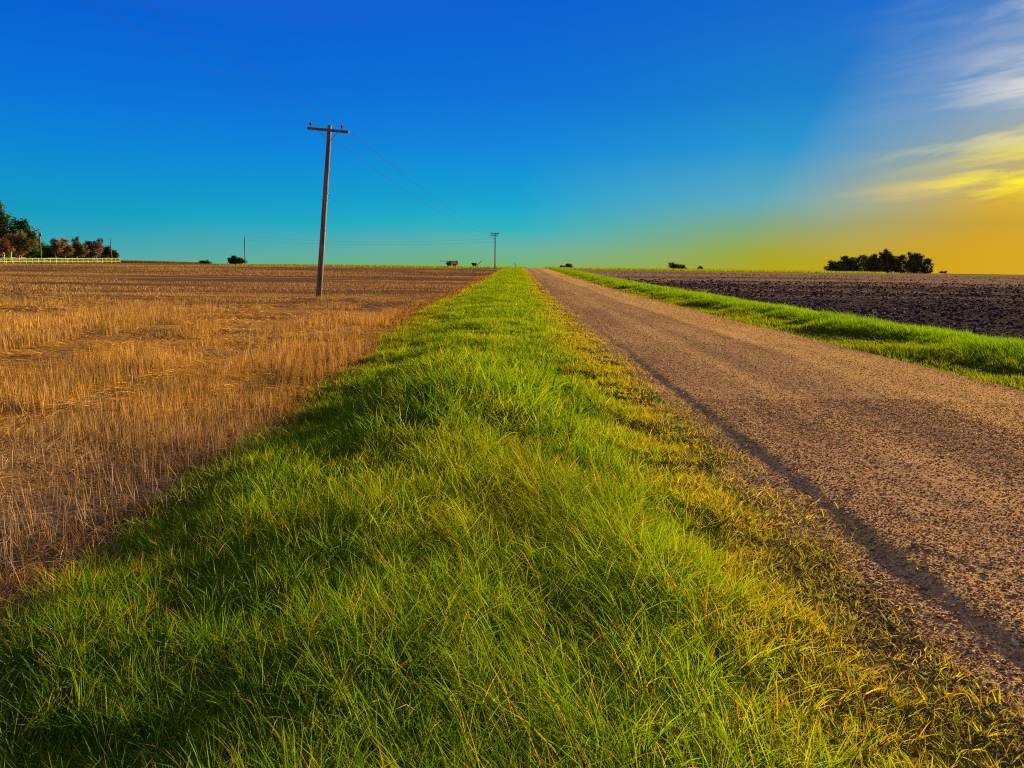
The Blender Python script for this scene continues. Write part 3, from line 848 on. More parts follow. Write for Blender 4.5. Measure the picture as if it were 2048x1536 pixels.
back = [Vector((-14.6, -106, 8.7)), Vector((-12.75, -106.2, 8.7))]
span(tipsA[0], back[0], 1.2, 0.006, 'wire from the left insulator of the near pole to the upper left', 'wires of the power line', 90)
span(tipsA[1], back[1], 1.2, 0.006, 'wire from the right insulator of the near pole to the upper left', 'wires of the power line', 90)
span(tipsA[0], tipsB[2], 1.25, 0.012, 'lower of the two wires running down from the near to the far pole', 'wires of the power line', 60)
span(tipsA[1], tipsB[3], 1.0, 0.012, 'upper of the two wires running down from the near to the far pole', 'wires of the power line', 60)
span(brk[0], tip3[0], 1.3, 0.011, 'upper faint wire sagging left from the two crossarm pole to the bare pole', 'wires of the power line')
span(brk[1], tip3[1], 1.0, 0.011, 'lower faint wire sagging left from the two crossarm pole to the bare pole', 'wires of the power line')

# a leaning post near the end of the road
lp = foot(1034.5, 222.0)
post = MB().tube([(0, 0, -0.3), (-0.45, 0, 0.75), (-0.86, 0, 1.42)], [0.10, 0.09, 0.08], 8).build('leaning_post', M['wood'])
post.location = lp
tag(post, 'short dark post leaning steeply left beside the far end of the road', 'post')

# ------------------------------------------------------------------ white fence
def rail_fence(pa, pb, npost, hgt, rails, mat, label, cat, pw=0.13, rh=0.14):
    a, b = Vector(pa), Vector(pb)
    root = thing('rail_fence', a, label, cat)
    P = []
    for k in range(npost):
        p = a.lerp(b, k / (npost - 1)); z = float(H(p.x, p.y)) - a.z
        q = Vector((p.x - a.x, p.y - a.y, z)); P.append(q)
    d = (P[-1] - P[0]).normalized(); ang = math.atan2(d.y, d.x); rz = Matrix.Rotation(ang, 3, 'Z')
    for q in P:
        jitter = Matrix.Rotation(random.uniform(-0.02, 0.02), 3, 'Y')
        m = MB(); m.box(q + Vector((0, 0, hgt / 2 - 0.1)), (pw, pw, hgt + 0.2), rz @ jitter, 0.01)
        m.build('post', mat, root)
    n2_ = rz @ Vector((0, 1, 0))
    for zr in rails:
        m = MB()
        for q0, q1 in zip(P, P[1:]):
            c = (q0 + q1) / 2 + Vector((0, 0, zr)) - n2_ * (pw / 2 + 0.022)
            dd = q1 - q0; L = dd.length
            rr = rz @ Matrix.Rotation(-math.asin(dd.z / L) + random.uniform(-0.006, 0.006), 3, 'Y')
            m.box(c, (L - 0.004, 0.04, rh), rr)
        m.build('rail', mat, root)
    return root

FA, FB = foot(-62, 175.0), foot(240, 239.0)
rail_fence(FA, FB, 27, 1.42, (0.50, 0.90, 1.32), M['white'], 'long white three rail fence, low sun yellow put into its colour, in front of the trees at left', 'fence', 0.11, 0.085)
rail_fence(foot(20, 262.0), foot(205, 300.0), 16, 1.5, (1.35,), M['grey_rail'], 'grey single rail fence in the shade behind the long three rail fence', 'fence', 0.12, 0.16)

# cross fence and gate between the two fences, at the frame's edge
ga = foot(8.5, 204.0)
gate = thing('farm_gate', ga, 'small white gate, low sun yellow put into its colour, with a slanted board behind the long fence', 'gate')
gw = 2.0
for x in (0, gw): MB().box((x, 0, 1.35), (0.2, 0.2, 2.9), None, 0.02).build('post', M['white'], gate)
gm = MB()
for z in (1.0, 1.6, 2.2): gm.box((gw / 2, 0.0, z), (gw - 0.24, 0.06, 0.20))
gm.build('gate_boards', M['white'], gate)
dm = MB(); ln = math.hypot(gw - 0.3, 1.5)
dm.box((gw / 2, -0.055, 1.55), (ln, 0.045, 0.2), Matrix.Rotation(-math.atan2(1.5, gw - 0.3), 3, 'Y'))
dm.build('brace', M['white'], gate)

# ------------------------------------------------------------------ trees and bushes
def crown_mesh(blobs, n, size, cols, seed, hollow=0.55, up=0.25):
    """leaf clumps spread through lumpy crown volumes; blobs = (x, y, z, rx, ry, rz)"""
    r = np.random.default_rng(seed)
    B = np.array(blobs, float); vol = (B[:, 3] * B[:, 4] * B[:, 5]) ** 0.62
    k = r.choice(len(B), n, p=vol / vol.sum())
    d = r.normal(size=(n, 3)); d /= np.linalg.norm(d, axis=1)[:, None]
    rad = hollow + (1 - hollow) * r.random(n) ** 0.6
    lump = 0.74 + 0.52 * fbm(d[:, 0] * 2.1 + k * 3.1 + 9, d[:, 2] * 2.1 + d[:, 1] * 1.3 + seed + 5, seed, 2)
    rad = np.where(r.random(n) < 0.10, rad * r.uniform(1.0, 1.3, n), rad)
    P = B[k, :3] + d * B[k, 3:] * (rad * lump)[:, None]
    # twiglets of several leaves
    per = 3
    P = np.repeat(P, per, 0) + r.normal(0, size * 0.55, (n * per, 3)); dd = np.repeat(d, per, 0); kk = np.repeat(k, per)
    m = len(P)
    nn = dd * 0.6 + r.normal(size=(m, 3)) * 0.8 + np.array((0, 0, up)); nn /= np.linalg.norm(nn, axis=1)[:, None]
    t = np.cross(nn, r.normal(size=(m, 3))); t /= np.linalg.norm(t, axis=1)[:, None]; b = np.cross(nn, t)
    s = size * (0.5 + 0.8 * r.random(m))[:, None]
    V = np.stack([P - t * s * 0.6, P - b * s * 0.38, P + t * s * 0.7, P + b * s * 0.38], 1).reshape(-1, 3)
    Q = np.arange(m * 4).reshape(-1, 4)
    cols = np.array(cols, float)
    tone = np.clip(fbm(P[:, 0] * 0.6 + 50, P[:, 2] * 0.6 + P[:, 1] * 0.3 + 50, seed + 3, 2) * 1.6 - 0.3 + r.normal(0, 0.18, m), 0, 0.999) * (len(cols) - 1)
    i = tone.astype(int); f = (tone - i)[:, None]
    C = cols[i] * (1 - f) + cols[i + 1] * f
    C = C * (0.75 + 0.5 * r.random(m))[:, None]
    return arr_mesh('crown', V, Q, None, np.repeat(C, 4, 0))

def trunk_mesh(root, h, r0, tips, mat, seed, stems=1, spread=0.0):
    rr = random.Random(seed); m = MB()
    for s_ in range(stems):
        ax_ = (rr.uniform(-1, 1) * spread, rr.uniform(-1, 1) * spread)
        pts = [Vector((ax_[0] * 0.2 * s_, ax_[1] * 0.2, -0.3)), Vector((ax_[0] * 0.35, ax_[1] * 0.35, h * 0.35)), Vector((ax_[0] * 0.7, ax_[1] * 0.7, h * 0.7)), Vector((ax_[0], ax_[1], h))]
        m.tube(pts, [r0 * 1.25, r0, r0 * 0.8, r0 * 0.55], 8)
        for (tx, ty, tz) in tips[s_::stems]:
            st = pts[2].lerp(pts[3], rr.random())
            mid = st.lerp(Vector((tx, ty, tz)), 0.5) + Vector((0, 0, 0.08 * h))
            m.tube([st, mid, Vector((tx, ty, tz))], [r0 * 0.45, r0 * 0.28, r0 * 0.08], 6)
    return m.build('trunk', mat, root, True)

def tree(name, loc, blobs, n, size, cols, label, cat, seed, trunk_h, r0, group=None, stems=1, spread=0.0, bark=None, hollow=0.5, base_z=-0.1):
    root = thing(name, (loc[0], loc[1], float(H(loc[0], loc[1])) + base_z), label, cat, group)
    link('crown', crown_mesh(blobs, n, size, cols, seed, hollow), M['leaf'], root)
    tips = [(b[0] * 0.9, b[1] * 0.9, b[2]) for b in blobs]
    trunk_mesh(root, trunk_h, r0, tips, bark or M['bark'], seed, stems, spread)
    return root

OAK = [(0.014, 0.028, 0.006), (0.03, 0.055, 0.01), (0.06, 0.095, 0.012), (0.10, 0.12, 0.02)]
GREENB = [(0.02, 0.045, 0.01), (0.05, 0.10, 0.012), (0.09, 0.15, 0.015)]
MYRTLE = [(0.035, 0.05, 0.015), (0.10, 0.085, 0.03), (0.22, 0.13, 0.08), (0.36, 0.19, 0.15)]
PINK = [(0.07, 0.05, 0.025), (0.22, 0.10, 0.06), (0.42, 0.15, 0.11)]
DUSK = [(0.06, 0.07, 0.03), (0.12, 0.125, 0.04), (0.20, 0.185, 0.05)]

def px_m(px, Y): return px * Y / 1518.0       # size in the 2048 px picture -> metres at distance Y

def blob_from(px0, cx, cy, rx, ry, Y, zbase_y, depth=0.8):
    """crown lump given in picture pixels around a tree that stands at px0"""
    return (px_m(cx - px0, Y), random.uniform(-0.6, 0.6), px_m(zbase_y - cy, Y), px_m(rx, Y) * 1.2, px_m(rx, Y) * depth, px_m(ry, Y) * 1.1)

def tree_px(name, px0, Y, ybase, lumps, n, size, cols, label, cat, seed, r0, group=None, **kw):
    f = foot(px0, Y)
    # lumps are measured from where the ground line of this distance is seen
    yb = 534 + 0.01396 * (px0 - 1034) + (EYE - f.z) / Y * 1518
    blobs = [blob_from(px0, cx, cy, rx, ry, Y, yb) for (cx, cy, rx, ry) in lumps]
    rr_ = random.Random(seed * 7 + 1)
    for bx, by, bz, ax_, ay_, az_ in list(blobs):
        for _ in range(3):
            a = rr_.uniform(-0.3, 3.44); q = rr_.uniform(0.8, 1.25); k_ = rr_.uniform(0.22, 0.5)
            blobs.append((bx + math.cos(a) * ax_ * q, by + rr_.uniform(-0.6, 0.6) * ay_, bz + math.sin(a) * az_ * q, ax_ * k_, ay_ * k_, az_ * k_))
    th = max(0.6, min(b[2] for b in blobs))
    return tree(name, f, blobs, n, size, cols, label, cat, seed, th, r0, group, **kw)

# left grove behind the white fence
G1 = 'trees behind the white fence'
tree_px('oak_tree', 18, 250, 516, [(14, 459, 25, 27), (-14, 450, 32, 33), (48, 467, 20, 23), (-40, 466, 38, 38), (64, 477, 12, 16), (30, 490, 30, 18), (72, 480, 7, 10), (2, 440, 12, 10), (51, 452, 11, 7)], 5200, 0.55, OAK, 'huge dark green oak, tallest tree at the left edge', 'tree', 201, 0.5, G1, hollow=0.35)
tree_px('crape_myrtle', 8, 208, 517, [(6, 492, 13, 13), (15, 488, 8, 8), (-6, 497, 12, 12), (18, 500, 8, 8)], 1100, 0.30, PINK, 'reddest flowering tree at the left edge beside the oak', 'tree', 202, 0.12, G1, stems=3, spread=0.6, bark=M['palebark'])
tree_px('crape_myrtle', 40, 216, 516, [(36, 482, 14, 13), (46, 478, 10, 9), (28, 474, 8, 6), (48, 494, 14, 11), (36, 500, 13, 10), (56, 488, 10, 12)], 1900, 0.30, MYRTLE, 'broad orange pink flowering tree in front of the oak', 'tree', 203, 0.14, G1, stems=4, spread=0.9, bark=M['palebark'])
tree_px('shrub', 62, 226, 516, [(64, 494, 9, 12), (70, 500, 8, 10), (58, 502, 9, 9), (72, 488, 5, 6)], 900, 0.32, GREENB, 'olive green bush right of the orange pink tree', 'shrub', 204, 0.09, G1, stems=2, spread=0.4)
tree_px('hedge_tree', 97, 290, 515, [(96, 496, 14, 9), (86, 501, 10, 9), (108, 500, 12, 10), (98, 506, 18, 8), (90, 508, 20, 6)], 2300, 0.38, GREENB, 'bright green low tree between the transformer pole and myrtles', 'tree', 205, 0.2, G1, hollow=0.2)
tree_px('crape_myrtle', 113, 236, 515, [(112, 484, 6, 6), (116, 494, 8, 10), (110, 496, 6, 8)], 800, 0.30, MYRTLE, 'thin tall flowering tree just right of the bright green tree', 'tree', 206, 0.1, G1, stems=3, spread=0.5, bark=M['palebark'])
tree_px('crape_myrtle', 130, 240, 515, [(129, 488, 9, 10), (126, 498, 9, 10), (136, 500, 10, 9)], 1300, 0.30, MYRTLE, 'brown flowering tree with pale stems, second right of green tree', 'tree', 207, 0.12, G1, stems=4, spread=0.7, bark=M['palebark'])
tree_px('crape_myrtle', 155, 246, 515, [(153, 484, 6, 7), (158, 494, 9, 10), (148, 498, 10, 10), (163, 500, 8, 9), (155, 504, 14, 8)], 1700, 0.30, [MYRTLE[0], MYRTLE[1], (0.10, 0.10, 0.02), MYRTLE[2]], 'wide olive brown tree in the middle of the myrtle row', 'tree', 208, 0.12, G1, stems=4, spread=0.8, bark=M['palebark'])
tree_px('crape_myrtle', 190, 252, 515, [(188, 490, 12, 9), (178, 492, 7, 7), (200, 491, 7, 6), (190, 501, 12, 10), (183, 504, 9, 8)], 1700, 0.30, [MYRTLE[0], (0.10, 0.06, 0.05), (0.30, 0.13, 0.13)], 'spreading pink tinged tree, last big one of the row', 'tree', 209, 0.12, G1, stems=4, spread=0.9, bark=M['palebark'])
tree_px('shrub', 212, 268, 515, [(209, 498, 9, 8), (217, 501, 7, 7), (208, 507, 11, 7), (219, 507, 8, 6)], 1100, 0.32, OAK, 'dark green rounded bush left of the thin pole', 'shrub', 210, 0.1, G1, stems=2, spread=0.5)
tree_px('shrub', 230, 266, 515, [(228, 508, 6, 6), (235, 509, 4, 5), (225, 510, 6, 5)], 600, 0.28, OAK, 'small wispy dark bush behind the fence end', 'shrub', 211, 0.06, G1, stems=3, spread=0.4)
tree_px('shrub', 74, 236, 516, [(74, 508, 12, 6), (84, 510, 9, 5), (64, 510, 8, 5)], 900, 0.32, OAK, 'low dark bush at the foot of the transformer pole', 'shrub', 212, 0.08, G1, stems=2, spread=0.5, hollow=0.2)

tree_px('hedge', 135, 296, 515, [(-10, 513, 22, 8), (30, 513, 22, 8), (60, 513, 18, 9), (85, 513, 16, 9), (110, 513, 16, 10), (135, 512, 16, 11), (160, 512, 16, 11), (185, 513, 14, 10), (210, 514, 12, 7), (228, 516, 8, 5)], 6000, 0.40, DUSK, 'long hedge added to fill the dark shade behind the flowering trees', 'hedge', 213, 0.12, None, stems=5, spread=6.0, hollow=0.1)  # added hedge, filling what is dark shade under the trees

# bushes on the skyline
G2 = 'bushes on the far skyline'
tree_px('round_bush', 471, 300, 526, [(470, 518, 9, 6), (477, 520, 7, 5), (463, 521, 6, 5), (472, 523, 12, 4)], 1500, 0.34, OAK, 'round dark bush beside the bare pole on the skyline', 'bush', 221, 0.15, G2, hollow=0.2)
tree_px('low_bush', 404, 310, 525, [(402, 522.5, 5, 2.5), (410, 523, 5, 2.5), (416, 523, 4, 3)], 500, 0.28, OAK, 'low flat bush left of the round bush', 'bush', 222, 0.08, G2, hollow=0.2)
tree_px('round_bush', 1136, 330, 535, [(1137, 531, 5, 4), (1141, 533, 4, 4)], 700, 0.32, DUSK, 'taller right half of the paired dome bushes right of the road end', 'bush', 223, 0.12, G2, hollow=0.2)
tree_px('round_bush', 1127, 330, 535, [(1127, 533, 4.5, 3.5), (1124, 534.5, 3, 2.5)], 500, 0.3, DUSK, 'smaller left half of the paired dome bushes right of the road end', 'bush', 224, 0.1, G2, hollow=0.2)
tree_px('low_bush', 1353, 420, 538, [(1345, 531, 7, 5), (1356, 532, 9, 5), (1364, 534, 6, 4)], 1100, 0.42, DUSK, 'wide flat topped bush alone on the right skyline', 'bush', 225, 0.15, G2, hollow=0.2)
tree_px('low_bush', 1400, 420, 539, [(1399, 535.5, 3.5, 2.5), (1402, 534, 2, 2)], 260, 0.36, DUSK, 'tiny bush right of the wide flat topped bush', 'bush', 226, 0.08, G2, hollow=0.2)
tree_px('low_bush', 1885, 450, 545, [(1883, 543, 3.5, 2.2), (1890, 543, 2.5, 2)], 260, 0.34, DUSK, 'tiny scraggly bush right of the dark grove', 'bush', 227, 0.08, G2, hollow=0.2)

# the grove on the right, back-lit
G3 = 'trees of the grove in the right field'
GY = 455.0
grove = [
    (1669, [(1668, 529, 8, 7), (1661, 535, 7, 7), (1677, 534, 10, 9), (1668, 540, 13, 5)], 1500, 'low rounded tree at the left end of the grove'),
    (1690, [(1688, 517, 6, 4), (1687, 525, 8, 9), (1698, 526, 11, 10), (1690, 536, 14, 9)], 2200, 'tree with a small knob top, second from the left in the grove'),
    (1716, [(1709, 520, 10, 5), (1722, 518, 9, 5), (1712, 528, 14, 9), (1722, 537, 15, 9)], 2600, 'level topped bushy tree in the left middle of the grove'),
    (1741, [(1743, 514, 6, 4), (1736, 520, 9, 6), (1750, 521, 9, 6), (1742, 530, 15, 10), (1742, 538, 16, 8)], 2600, 'tree with a pointed tuft left of the tallest tree of the grove'),
    (1770, [(1770, 508, 8, 5.5), (1772, 514, 9, 6), (1778, 520, 9, 6), (1764, 521, 9, 7), (1770, 532, 15, 11)], 2800, 'tallest tree of the grove with a round topknot'),
    (1797, [(1790, 517, 6, 4), (1803, 516, 8, 4), (1798, 523, 9, 6), (1788, 530, 9, 8), (1801, 534, 14, 10)], 2300, 'loose open crowned tree right of the tallest tree'),
    (1827, [(1823, 512, 8, 5.5), (1829, 516, 9, 6), (1836, 520, 7, 6), (1821, 525, 10, 8), (1828, 534, 14, 11)], 2700, 'second tallest tree towards the right of the grove'),
    (1850, [(1848, 523, 7, 5), (1854, 528, 6, 6), (1847, 533, 8, 7), (1857, 538, 5, 5), (1852, 542, 7, 3)], 1500, 'lacy tree at the right end of the grove'),
]
for k, (px0, lumps, n, lab) in enumerate(grove):
    tree_px('grove_tree', px0, GY + (k % 3) * 9 - 8, 543, lumps, n, 0.62, DUSK, lab, 'tree', 240 + k, 0.28, G3, hollow=0.25)
tree_px('undergrowth', 1755, GY + 22, 543, [(1690, 537, 22, 8), (1725, 536, 26, 9), (1760, 535, 26, 10), (1795, 537, 24, 9), (1828, 537, 22, 9)], 3200, 0.62, DUSK, 'dense low thicket filling the foot of the grove', 'thicket', 260, 0.2, None, stems=3, spread=3.0, hollow=0.1)

# ------------------------------------------------------------------ combine harvester and grain cart on the skyline
def wheel(root, x, y, z, r, w):
    wm = MB(); wm.tube([(x, y - w / 2, z), (x, y - w / 2 + 0.06, z), (x, y + w / 2 - 0.06, z), (x, y + w / 2, z)], [r * 0.88, r, r, r * 0.88], 20)
    o = wm.build('wheel', M['tyre'], root)
    MB().tube([(x, y - w / 2 - 0.02, z), (x, y + w / 2 + 0.02, z)], r * 0.5, 14).build('rim', M['yellow'], o)
    return o

CY = 470.0
cf = foot(904, CY)
cb = thing('combine_harvester', (cf.x, cf.y, cf.z + 0.1), 'yellow combine harvester with a long unloading spout parked on the skyline', 'combine')
MB().prism([(-0.6, 0.9), (3.0, 0.9), (3.1, 1.9), (2.8, 3.1), (-0.6, 3.3)], -1.4, 1.4).build('body', M['yellow'], cb)
MB().prism([(-3.9, 2.0), (-2.5, 0.7), (-0.62, 0.7), (-0.62, 3.25), (-2.6, 3.1)], -1.35, 1.35).build('rear_hood', M['dark'], cb)  # dark colour stands in for the shadow side of the machine
MB().hexa([(-1.4, -1.3, 3.32), (1.4, -1.3, 3.32), (1.4, 1.3, 3.32), (-1.4, 1.3, 3.32), (-1.9, -1.7, 3.75), (1.8, -1.7, 3.75), (1.8, 1.7, 3.75), (-1.9, 1.7, 3.75)]).build('grain_tank', M['dark'], cb)
cabo = MB().prism([(1.9, 1.5), (3.5, 1.4), (3.75, 2.4), (3.4, 3.35), (2.0, 3.35)], -0.95, 0.95).build('cab', M['glass'], cb)
MB().box((2.75, 0, 3.55), (2.1, 2.2, 0.36), Matrix.Rotation(-0.14, 3, 'Y'), 0.05).build('cab_roof', M['dark'], cabo)
sp = MB().tube([(-0.4, -1.5, 3.3), (-2.6, -1.6, 3.35), (-6.4, -1.7, 3.6)], 0.19, 10).build('unloading_auger', M['yellow'], cb)
MB().tube([(-6.3, -1.7, 3.6), (-6.75, -1.7, 3.5), (-6.85, -1.7, 3.05)], [0.2, 0.26, 0.24], 10).build('spout', M['dark'], sp)
MB().prism([(1.6, 0.62), (3.3, 1.2), (3.3, 1.7), (1.6, 1.3)], -0.6, 0.6).build('feeder_house', M['yellow'], cb)
hd = MB(); hd.prism([(3.3, 0.25), (4.9, 0.2), (5.2, 0.35), (4.2, 0.8), (3.4, 1.0)], -3.4, 3.4); hd.build('header', M['rust'], cb)
for sy in (-1.65, 1.65):
    wheel(cb, 1.7, sy, 0.95, 0.95, 0.7); wheel(cb, -2.2, sy * 0.9, 0.62, 0.62, 0.5)
MB().tube([(-0.9, -1.45, 3.0), (-0.9, -1.45, 4.0)], 0.09, 8).build('exhaust', M['dark'], cb)

gf = foot(948.5, CY - 5)
gc = thing('grain_cart', (gf.x, gf.y, gf.z + 0.1), 'dark grain cart with a raised folding auger parked on the skyline', 'grain cart')
MB().hexa([(-0.9, -0.8, 0.8), (0.9, -0.8, 0.8), (0.9, 0.8, 0.8), (-0.9, 0.8, 0.8), (-1.75, -1.4, 2.1), (1.7, -1.4, 2.1), (1.7, 1.4, 2.1), (-1.75, 1.4, 2.1)]).build('hopper', M['green'], gc)
MB().hexa([(-1.78, -1.42, 2.1), (1.72, -1.42, 2.1), (1.72, 1.42, 2.1), (-1.78, 1.42, 2.1), (-1.7, -1.4, 2.55), (1.65, -1.4, 2.55), (1.65, 1.4, 2.55), (-1.7, 1.4, 2.55)]).build('hopper_rim', M['dark'], gc)
au = MB().tube([(1.1, -1.5, 0.9), (2.7, -1.6, 2.2), (4.3, -1.7, 3.65)], 0.2, 10).build('auger', M['green'], gc)
MB().tube([(4.25, -1.7, 3.62), (4.5, -1.7, 3.6), (4.75, -1.7, 2.95)], [0.2, 0.24, 0.22], 10).build('spout', M['dark'], au)
MB().box((1.6, 0, 0.62), (2.6, 0.25, 0.2)).build('drawbar', M['rust'], gc)
MB().box((0, 0, 0.7), (0.3, 2.8, 0.2)).build('axle', M['rust'], gc)
for sy in (-1.35, 1.35): wheel(gc, 0.0, sy, 0.72, 0.72, 0.55)

# ------------------------------------------------------------------ sky
EXPO = 1.75
SKYGAIN = 0.5 ** EXPO
world = bpy.data.worlds.new('World'); scene.world = world; world.use_nodes = True
nt = world.node_tree; nt.nodes.clear()
wout = N(nt, 'ShaderNodeOutputWorld'); bg = N(nt, 'ShaderNodeBackground')
tc = N(nt, 'ShaderNodeTexCoord').outputs['Generated']
nrm_ = N(nt, 'ShaderNodeVectorMath', operation='NORMALIZE'); nt.links.new(tc, nrm_.inputs[0])
sep = N(nt, 'ShaderNodeSeparateXYZ'); nt.links.new(nrm_.outputs[0], sep.inputs[0])
DEG = 180 / math.pi
elev = math_(nt, 'MULTIPLY', math_(nt, 'ARCSINE', sep.outputs['Z']), DEG)
azim = math_(nt, 'MULTIPLY', math_(nt, 'ARCTAN2', sep.outputs['X'], sep.outputs['Y']), DEG)
daz = math_(nt, 'SUBTRACT', azim, GLOW_AZ)
daz = math_(nt, 'ABSOLUTE', math_(nt, 'WRAP', daz, 180.0))
nt.nodes[-1]
for n_ in nt.nodes:
    if n_.type == 'MATH' and n_.operation == 'WRAP': n_.inputs[2].default_value = -180.0
wob = math_(nt, 'MULTIPLY', math_(nt, 'SUBTRACT', noise(nt, nrm_.outputs[0], 3.0, 3), 0.5), 1.6)
e_ = math_(nt, 'ADD', elev, wob)
E = math_(nt, 'DIVIDE', e_, 40.0, True)

def skyramp(stops):
    return ramp(nt, E, [(max(0.0, d * (0.93 if d < 21 else 1.0) / 40.0), s2l(c)) for d, c in stops])

far_ = skyramp([(0, (85, 172, 172)), (1.6, (48, 165, 182)), (3.4, (8, 156, 192)), (7, (0, 138, 208)), (11, (0, 116, 216)), (17, (0, 94, 208)), (27, (60, 100, 190)), (36, (155, 160, 190))])  # pale stops overhead, out of view, are added as shadow fill
mid_ = skyramp([(0, (118, 178, 105)), (1.3, (108, 178, 150)), (3.2, (38, 178, 190)), (5.2, (0, 162, 206)), (9, (0, 134, 216)), (13, (0, 112, 213)), (20, (0, 92, 206)), (27, (60, 100, 190)), (36, (155, 160, 190))])
q20 = skyramp([(0, (165, 162, 15)), (1.2, (150, 165, 45)), (3.2, (122, 166, 122)), (5.2, (85, 168, 186)), (9, (22, 148, 206)), (13, (0, 124, 202)), (20, (0, 98, 202)), (27, (60, 100, 190)), (36, (155, 160, 190))])
q6 = skyramp([(0, (200, 160, 0)), (2, (205, 155, 0)), (3.6, (190, 152, 35)), (5.4, (205, 165, 45)), (8.6, (165, 165, 140)), (11.5, (140, 165, 190)), (18, (80, 135, 190)), (27, (85, 120, 185)), (36, (155, 160, 190))])
anti = skyramp([(0, (205, 150, 150)), (3, (190, 145, 165)), (9, (120, 130, 190)), (18, (50, 105, 200)), (27, (60, 100, 190)), (36, (155, 160, 190))])  # lilac horizon behind the camera, unseen, added to fill shaded sides

def between(a, b):
    mr = N(nt, 'ShaderNodeMapRange'); mr.interpolation_type = 'LINEAR'; mr.clamp = True
    nt.links.new(daz, mr.inputs[0]); mr.inputs[1].default_value = a; mr.inputs[2].default_value = b
    return mr.outputs[0]
dz_ = math_(nt, 'ADD', daz, math_(nt, 'MULTIPLY', math_(nt, 'SUBTRACT', elev, 8.0), 0.55))
mr6 = N(nt, 'ShaderNodeMapRange'); nt.links.new(dz_, mr6.inputs[0]); mr6.inputs[1].default_value = 5; mr6.inputs[2].default_value = 20
sky = mixc(nt, mr6.outputs[0], q6, q20)
sky = mixc(nt, between(21, 39), sky, mid_)
sky = mixc(nt, between(39, 71), sky, far_)
sky = mixc(nt, between(85, 140), sky, anti)

# thin cirrus drawn out along the wind, near the sun
cv = N(nt, 'ShaderNodeCombineXYZ')
nt.links.new(math_(nt, 'MULTIPLY', azim, 0.055), cv.inputs[0])
nt.links.new(math_(nt, 'MULTIPLY', math_(nt, 'SUBTRACT', elev, math_(nt, 'MULTIPLY', azim, 0.13)), 0.42), cv.inputs[1])
c1 = noise(nt, cv.outputs[0], 1.6, 7, 0.62, 0.35)
c2 = noise(nt, cv.outputs[0], 0.55, 3, 0.5, 0.2)
cl = math_(nt, 'ADD', math_(nt, 'MULTIPLY', c1, 0.65), math_(nt, 'MULTIPLY', c2, 0.5))
clm = ramp(nt, cl, [(0.50, 0.0), (0.72, 1.0)])
am = N(nt, 'ShaderNodeMapRange'); am.interpolation_type = 'SMOOTHSTEP'; nt.links.new(daz, am.inputs[0]); am.inputs[1].default_value = 19; am.inputs[2].default_value = 3
em = ramp(nt, math_(nt, 'DIVIDE', elev, 40.0, True), [(0.07, 0.0), (0.13, 1.0), (0.36, 0.75), (0.60, 0.0)], 'EASE')
cf_ = math_(nt, 'MULTIPLY', math_(nt, 'MULTIPLY', clm, am.outputs[0]), em, True)
ccol = ramp(nt, math_(nt, 'DIVIDE', elev, 40.0, True), [(0.08, s2l((225, 180, 10))), (0.135, s2l((255, 215, 5))), (0.19, s2l((255, 238, 20))), (0.235, s2l((240, 225, 150))), (0.30, s2l((226, 220, 218))), (0.5, s2l((180, 195, 215)))])
sky = mixc(nt, math_(nt, 'MULTIPLY', cf_, 0.5), sky, ccol)
def patch(az0, el0, wa, we, tilt, lo, hi):
    a = math_(nt, 'SUBTRACT', azim, az0)
    b = math_(nt, 'SUBTRACT', math_(nt, 'SUBTRACT', elev, el0), math_(nt, 'MULTIPLY', a, tilt))
    qa = math_(nt, 'POWER', math_(nt, 'ABSOLUTE', math_(nt, 'DIVIDE', a, wa)), 2.0); qb = math_(nt, 'POWER', math_(nt, 'ABSOLUTE', math_(nt, 'DIVIDE', b, we)), 2.0)
    g = math_(nt, 'EXPONENT', math_(nt, 'MULTIPLY', math_(nt, 'ADD', qa, qb), -1.0))
    tex = math_(nt, 'ADD', math_(nt, 'MULTIPLY', math_(nt, 'SUBTRACT', c1, 0.5), 4.0), 0.70, True)
    return ramp(nt, math_(nt, 'MULTIPLY', g, tex), [(lo, 0.0), (hi, 1.0)], 'LINEAR')
sky = mixc(nt, math_(nt, 'MULTIPLY', patch(36.0, 12.0, 6.0, 1.9, 0.12, 0.12, 0.8), 0.85), sky, s2l((228, 222, 218)))
sky = mixc(nt, math_(nt, 'MULTIPLY', patch(36, 16.3, 6.5, 0.55, 0.14, 0.2, 0.8), 0.6), sky, s2l((190, 205, 225)))
sky = mixc(nt, math_(nt, 'MULTIPLY', patch(33, 8.5, 7.0, 0.7, 0.12, 0.2, 0.85), 0.5), sky, s2l((240, 226, 150)))
sky = mixc(nt, math_(nt, 'MULTIPLY', patch(28, 5.4, 5.0, 0.7, 0.06, 0.2, 0.9), 0.5), sky, s2l((235, 205, 110)))
sky = mixc(nt, patch(36.5, 6.4, 7.0, 1.5, 0.08, 0.14, 0.55), sky, s2l((255, 238, 0)))
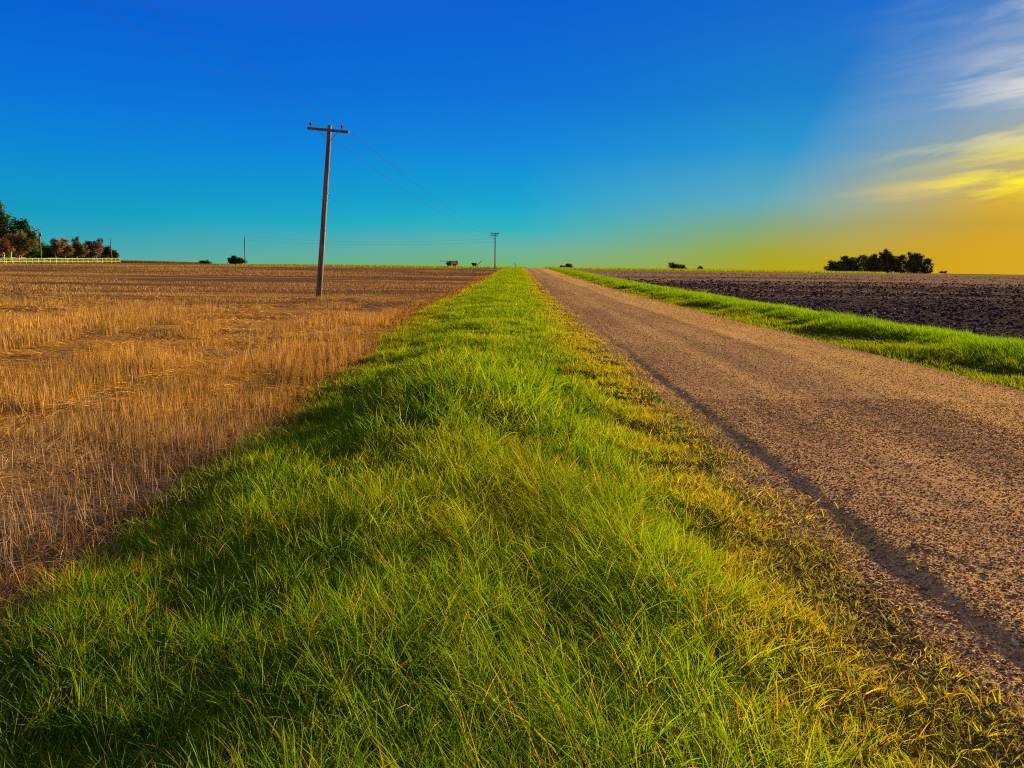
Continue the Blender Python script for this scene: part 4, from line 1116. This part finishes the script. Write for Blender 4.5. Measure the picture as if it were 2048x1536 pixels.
# the bright veil round the hidden sun
dv = N(nt, 'ShaderNodeVectorMath', operation='DOT_PRODUCT'); nt.links.new(nrm_.outputs[0], dv.inputs[0])
sd = (math.sin(R(SUN_AZ)) * math.cos(R(SUN_EL)), math.cos(R(SUN_AZ)) * math.cos(R(SUN_EL)), math.sin(R(SUN_EL)))
dv.inputs[1].default_value = (math.sin(R(GLOW_AZ)) * math.cos(R(GLOW_EL)), math.cos(R(GLOW_AZ)) * math.cos(R(GLOW_EL)), math.sin(R(GLOW_EL)))
ang_ = math_(nt, 'MULTIPLY', math_(nt, 'ARCCOSINE', dv.outputs['Value']), DEG)
gl = ramp(nt, math_(nt, 'DIVIDE', ang_, 12.0, True), [(0.0, 1.0), (0.25, 0.8), (0.55, 0.25), (1.0, 0.0)], 'EASE')
sky = mixc(nt, math_(nt, 'MULTIPLY', gl, 0.10), sky, s2l((255, 236, 40)))
ns = N(nt, 'ShaderNodeTexSky'); ns.sky_type = 'NISHITA'; ns.sun_disc = False
ns.sun_elevation = R(SUN_EL); ns.sun_rotation = R(SUN_AZ)
sky = mixc(nt, 1.0, sky, mixc(nt, 1.0, ns.outputs[0], (0.0015, 0.0015, 0.0015), 'MULTIPLY'), 'ADD')
nt.links.new(sky, bg.inputs['Color']); bg.inputs['Strength'].default_value = SKYGAIN
nt.links.new(bg.outputs[0], wout.inputs['Surface'])

# ------------------------------------------------------------------ sun
sl = bpy.data.lights.new('sun', 'SUN'); so = bpy.data.objects.new('sun', sl); COL.objects.link(so)
sl.energy = 5.0; sl.angle = R(0.6); sl.color = (1.0, 0.72, 0.32)
so.rotation_euler = Vector(sd).to_track_quat('Z', 'Y').to_euler()
so.location = (0, 0, 60)

# ------------------------------------------------------------------ render settings
scene.view_settings.view_transform = 'Standard'; scene.view_settings.look = 'None'
scene.view_settings.exposure = EXPO; scene.view_settings.gamma = 1.0; scene.view_settings.use_curve_mapping = False
scene.render.engine = 'CYCLES'
cy = scene.cycles
cy.max_bounces = 5; cy.diffuse_bounces = 3; cy.glossy_bounces = 2; cy.transmission_bounces = 4; cy.transparent_max_bounces = 4
cy.use_denoising = False; cy.filter_width = 1.1
cy.sample_clamp_indirect = 6.0; cy.sample_clamp_direct = 0.8; cy.volume_bounces = 1
